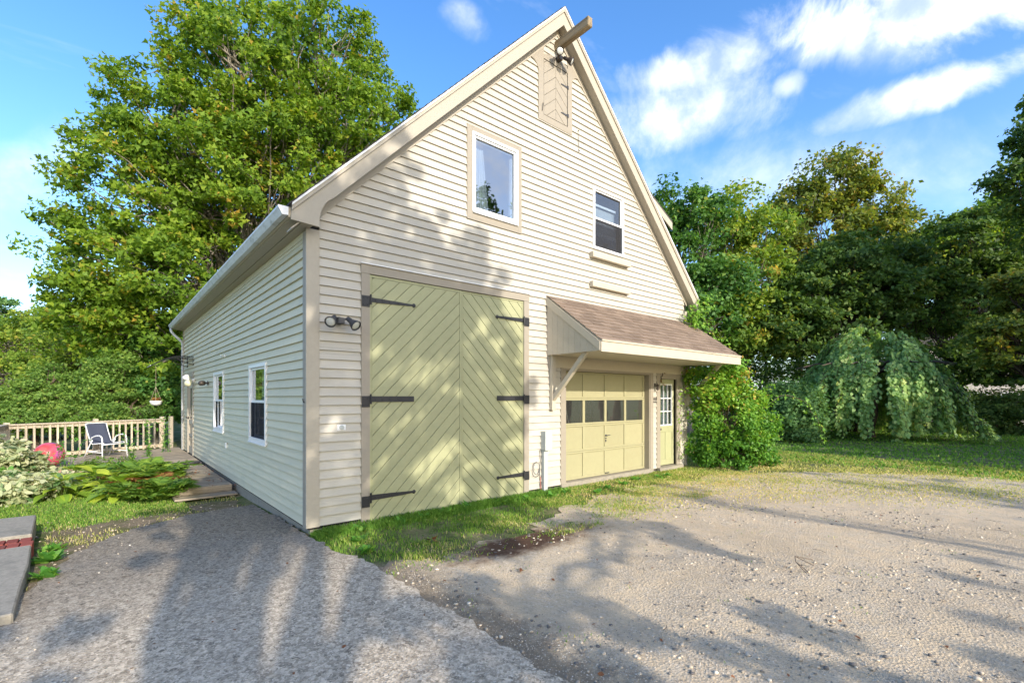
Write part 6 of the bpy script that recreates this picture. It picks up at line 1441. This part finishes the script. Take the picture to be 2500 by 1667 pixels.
# little broad-leaved weeds, each a clump
weed_spots = [(.55, -.35), (1.15, -.30), (1.5, -.32), (1.95, -.25), (2.35, -.22), (.35, -.75), (.25, -1.2), (3.0, -.3), (3.5, -.35), (4.0, -.45), (4.45, -.35), (5.4, -.6), (6.0, -.55), (6.6, -.4), (7.2, -.6), (7.6, -.5), (4.9, -.75)]
def weed(label, x, y, n, L, spr, grp):
    t = empty('weed_plant', (x, y, hz1(x, y)), label, 'weed', grp); P = np.tile([x, y, hz1(x, y) + .005], (n, 1)) + rng.normal(0, spr, (n, 3)) * [1, 1, .15]
    a = rng.uniform(0, 6.28, n); el = rng.uniform(.15, 1.1, n); ln = np.stack([np.cos(a) * np.cos(el), np.sin(a) * np.cos(el), np.sin(el)], 1); nm = np.stack([-np.cos(a) * np.sin(el), -np.sin(a) * np.sin(el), np.cos(el)], 1)
    props(leaves('leaf_cluster', P, L, 'leaf_weed', t, 'oval', fr=(np.cross(ln, nm), ln, nm)), kind='stuff')
WL = ['weed below the lower left hinge of the green doors', 'weed at the foot of the left green door, right of its hinge', 'weed at the foot of the left green door, under the strap tip', 'weed left of the seam between the two green doors', 'bluish weed right at the seam between the two green doors', 'weed in front of the left casing by the barn corner', 'weed at the asphalt edge near the barn corner', 'weed before the right green door', 'weed below the lower right hinge of the green doors', 'weed in front of the electrical conduit', 'weed before the left casing of the garage door', 'weed before the second column of the garage door', 'weed before the middle of the garage door', 'weed before the third column of the garage door', 'weed before the right end of the garage sill', 'weed below the house number', 'weed out in the grass before the left garage column']
for i, (x, y) in enumerate(weed_spots): weed('small green ' + WL[i], x, y, 34, .085 if i != 4 else .11, .04, 'weeds at the foot of the barn')
weed('dandelion weed at the foot of the concrete slab, upper of two', -2.50, .98, 60, .12, .03, 'weeds by the steps'); weed('dandelion weed at the foot of the concrete slab, lower of two', -2.46, .2, 50, .11, .03, 'weeds by the steps'); weed('green weed beside the red bricks', -2.52, 1.6, 60, .09, .05, 'weeds by the steps'); weed('weed sprouting between bricks and slab', -2.98, .62, 26, .10, .03, 'weeds by the steps')
# stones
ico = np.array([(0, 0, 1), (.89, 0, .45), (.28, .85, .45), (-.72, .53, .45), (-.72, -.53, .45), (.28, -.85, .45), (.72, .53, -.45), (-.28, .85, -.45), (-.89, 0, -.45), (-.28, -.85, -.45), (.72, -.53, -.45), (0, 0, -1)])
icf = np.array([(0, 1, 2), (0, 2, 3), (0, 3, 4), (0, 4, 5), (0, 5, 1), (1, 6, 2), (2, 7, 3), (3, 8, 4), (4, 9, 5), (5, 10, 1), (6, 7, 2), (7, 8, 3), (8, 9, 4), (9, 10, 5), (10, 6, 1), (11, 7, 6), (11, 8, 7), (11, 9, 8), (11, 10, 9), (11, 6, 10)])
def stones(name, label, X, Y, smin, smax, lift=.012, tone=None):
    N = len(X); s = smin + (smax - smin) * rng.random(N) ** 3.0; sx = s[:, None] * rng.uniform(.6, 1.2, (N, 3)) * [1, 1, .6]; a = rng.uniform(0, 6.28, N); base = ico[None] * (1 + rng.uniform(-.22, .22, (N, 12, 1))) * sx[:, None]
    ca, sa = np.cos(a)[:, None], np.sin(a)[:, None]; V = np.stack([base[..., 0] * ca - base[..., 1] * sa + X[:, None], base[..., 0] * sa + base[..., 1] * ca + Y[:, None], base[..., 2] + (hfun(X, Y) + lift + s * .18)[:, None]], -1)
    idx = (np.arange(N)[:, None, None] * 12 + icf[None]).reshape(-1); tn = np.repeat(rng.random(N) ** 1.25 * .92 if tone is None else tone, 20)
    props(np_mesh(name, V.reshape(-1, 3), np.full(N * 20, 3), idx, 'loose_stone', None, tn), label, 'gravel', kind='stuff')
def ds(X, Y): return np.clip(.16 + .65 * vnoise(X, Y, 1.3, 12) + .7 * np.exp(-((X - 2.3) ** 2 + (Y + 4.9) ** 2) / .8) + .35 * np.exp(-((X - .4) / .35) ** 2), .02, 1)
X, Y = scatter(30000, .05, 11, -7.2, -1.5, ds, (ASPHALT,)); k = in_poly(X, Y, GRAVEL); stones('gravel_stones', 'loose pebbles scattered over the sandy yard', X[k], Y[k], .003, .022)
octa = np.array([(1, 0, 0), (0, 1, 0), (-1, 0, 0), (0, -1, 0), (0, 0, 1), (0, 0, -1.0)]); octf = np.array([(0, 1, 4), (1, 2, 4), (2, 3, 4), (3, 0, 4)])
X, Y = scatter(150000, .05, 7.5, -7.0, -1.5, lambda X, Y: np.clip(ds(X, Y) * 1.1, .15, 1) * np.clip(1.5 / (.4 + np.hypot(X - CX, Y - CY) * .28), .2, 1), (ASPHALT,)); k = in_poly(X, Y, GRAVEL) & (((X - 1.9) / 1.2) ** 2 + ((Y + 2.12) / .4) ** 2 > 1 + .5 * vnoise(X, Y, 4, 1)); X, Y = X[k], Y[k]; N = len(X)
s_ = rng.uniform(.0018, .0065, N); a_ = rng.uniform(0, 6.28, N); B_ = octa[None] * (s_[:, None, None] * rng.uniform(.6, 1.3, (N, 6, 1)) * [1, 1, .7]); V = np.stack([B_[..., 0] * np.cos(a_)[:, None] - B_[..., 1] * np.sin(a_)[:, None] + X[:, None], B_[..., 0] * np.sin(a_)[:, None] + B_[..., 1] * np.cos(a_)[:, None] + Y[:, None], B_[..., 2] + (hfun(X, Y) + .013)[:, None] + .008 * vnoise(X, Y, 1.3, 1)[:, None]], -1)
props(np_mesh('gravel_grit', V.reshape(-1, 3), np.full(N * 4, 3), (np.arange(N)[:, None, None] * 6 + octf[None]).reshape(-1), 'loose_stone', None, np.repeat(np.clip(rng.normal(.55, .28, N), 0, 1), 4)), 'fine grit and sharp sand lying on the yard', 'gravel', kind='stuff')
X, Y = scatter(800, -2.9, -.3, -1.5, 3.8, lambda X, Y: 1 + 0 * X, (ASPHALT,)); stones('verge_stones', 'crumbled stone chips on the dirt verge by the steps', X, Y, .005, .022, .008, np.clip(rng.normal(.5, .22, len(X)), 0, 1))
X, Y = scatter(900, -2.8, .05, -5.5, 2.8, lambda X, Y: .15 + .9 * np.exp(-((X + 2.3) / .5) ** 2)); k = in_poly(X, Y, ASPHALT); stones('driveway_chips', 'pale stone chips strewn on the asphalt', X[k], Y[k], .003, .010, .03, np.clip(rng.normal(.8, .15, k.sum()), 0, 1))
# fallen leaves and twigs
def litter(name, label, n, x0, x1, y0, y1, size, lift):
    X = rng.uniform(x0, x1, n); Y = rng.uniform(y0, y1, n); P = np.stack([X, Y, hfun(X, Y) + lift], 1); o = leaves(name, P, size, 'dead_leaf', None, 'oval', (0, 0, 1), .35, rng.random(n)); props(o, label, 'leaf litter', kind='stuff')
litter('gravel_leaf_litter', 'dry brown leaves on the gravel and grass', 90, .1, 8, -6.5, -.3, .035, .025); litter('driveway_leaf_litter', 'dry brown leaf scraps on the asphalt', 45, -2.4, 0, -5.4, 2.5, .030, .036); litter('boardwalk_leaf_litter', 'rust coloured leaf scraps on the boardwalk', 50, -.5, -.06, 4.2, 9, .05, .22)
for i, (x, y, s_, lb) in enumerate(((1.0, -1.42, .11, 'curled reddish dead leaf in the grass before the green doors'), (-1.96, -4.62, .10, 'brown dead leaf on the asphalt at the bottom left'), (1.15, -2.85, .05, 'small brown dead leaf on the sandy gravel'))):
    o = leaves('dead_leaf', np.array([[x, y, hz1(x, y) + .04]] * 3) + rng.normal(0, .02, (3, 3)) * [1, 1, .1], s_, 'dead_leaf', None, 'lobed', (0, 0, 1), .3); props(o, lb, 'dead leaf')
tw = empty('fallen_twig', (3.55, -4.6, -.08), 'thin forked dead twig lying on the gravel at the lower right', 'twig'); mb = MB()
mb.tube([(3.25, -4.75, -.07), (3.35, -4.62, -.01), (3.50, -4.56, .0), (3.72, -4.66, -.06)], .0035, 5); mb.tube([(3.35, -4.62, -.01), (3.33, -4.74, -.075)], .004, 5); mb.tube([(3.5, -4.56, .0), (3.56, -4.72, -.07)], .004, 5); mb.build('stem', 'twig', tw)
mb = MB()
for i in range(60):
    if i % 2: x, y, l = random.uniform(.2, 8), random.uniform(-6.5, -2), .035
    else: x, y, l = random.uniform(-2.4, 0), random.uniform(-5.5, 2), .040
    a = random.uniform(0, 6.28); L = random.uniform(.04, .16); z = hz1(x, y) + l; mb.tube([(x, y, z), (x + L * .5 * math.cos(a), y + L * .5 * math.sin(a), z + .004), (x + L * math.cos(a + .3), y + L * math.sin(a + .3), z)], .0022, 4)
props(mb.build('twig_litter', 'twig', None), 'thin dry twigs scattered on gravel and asphalt', 'twigs', kind='stuff')
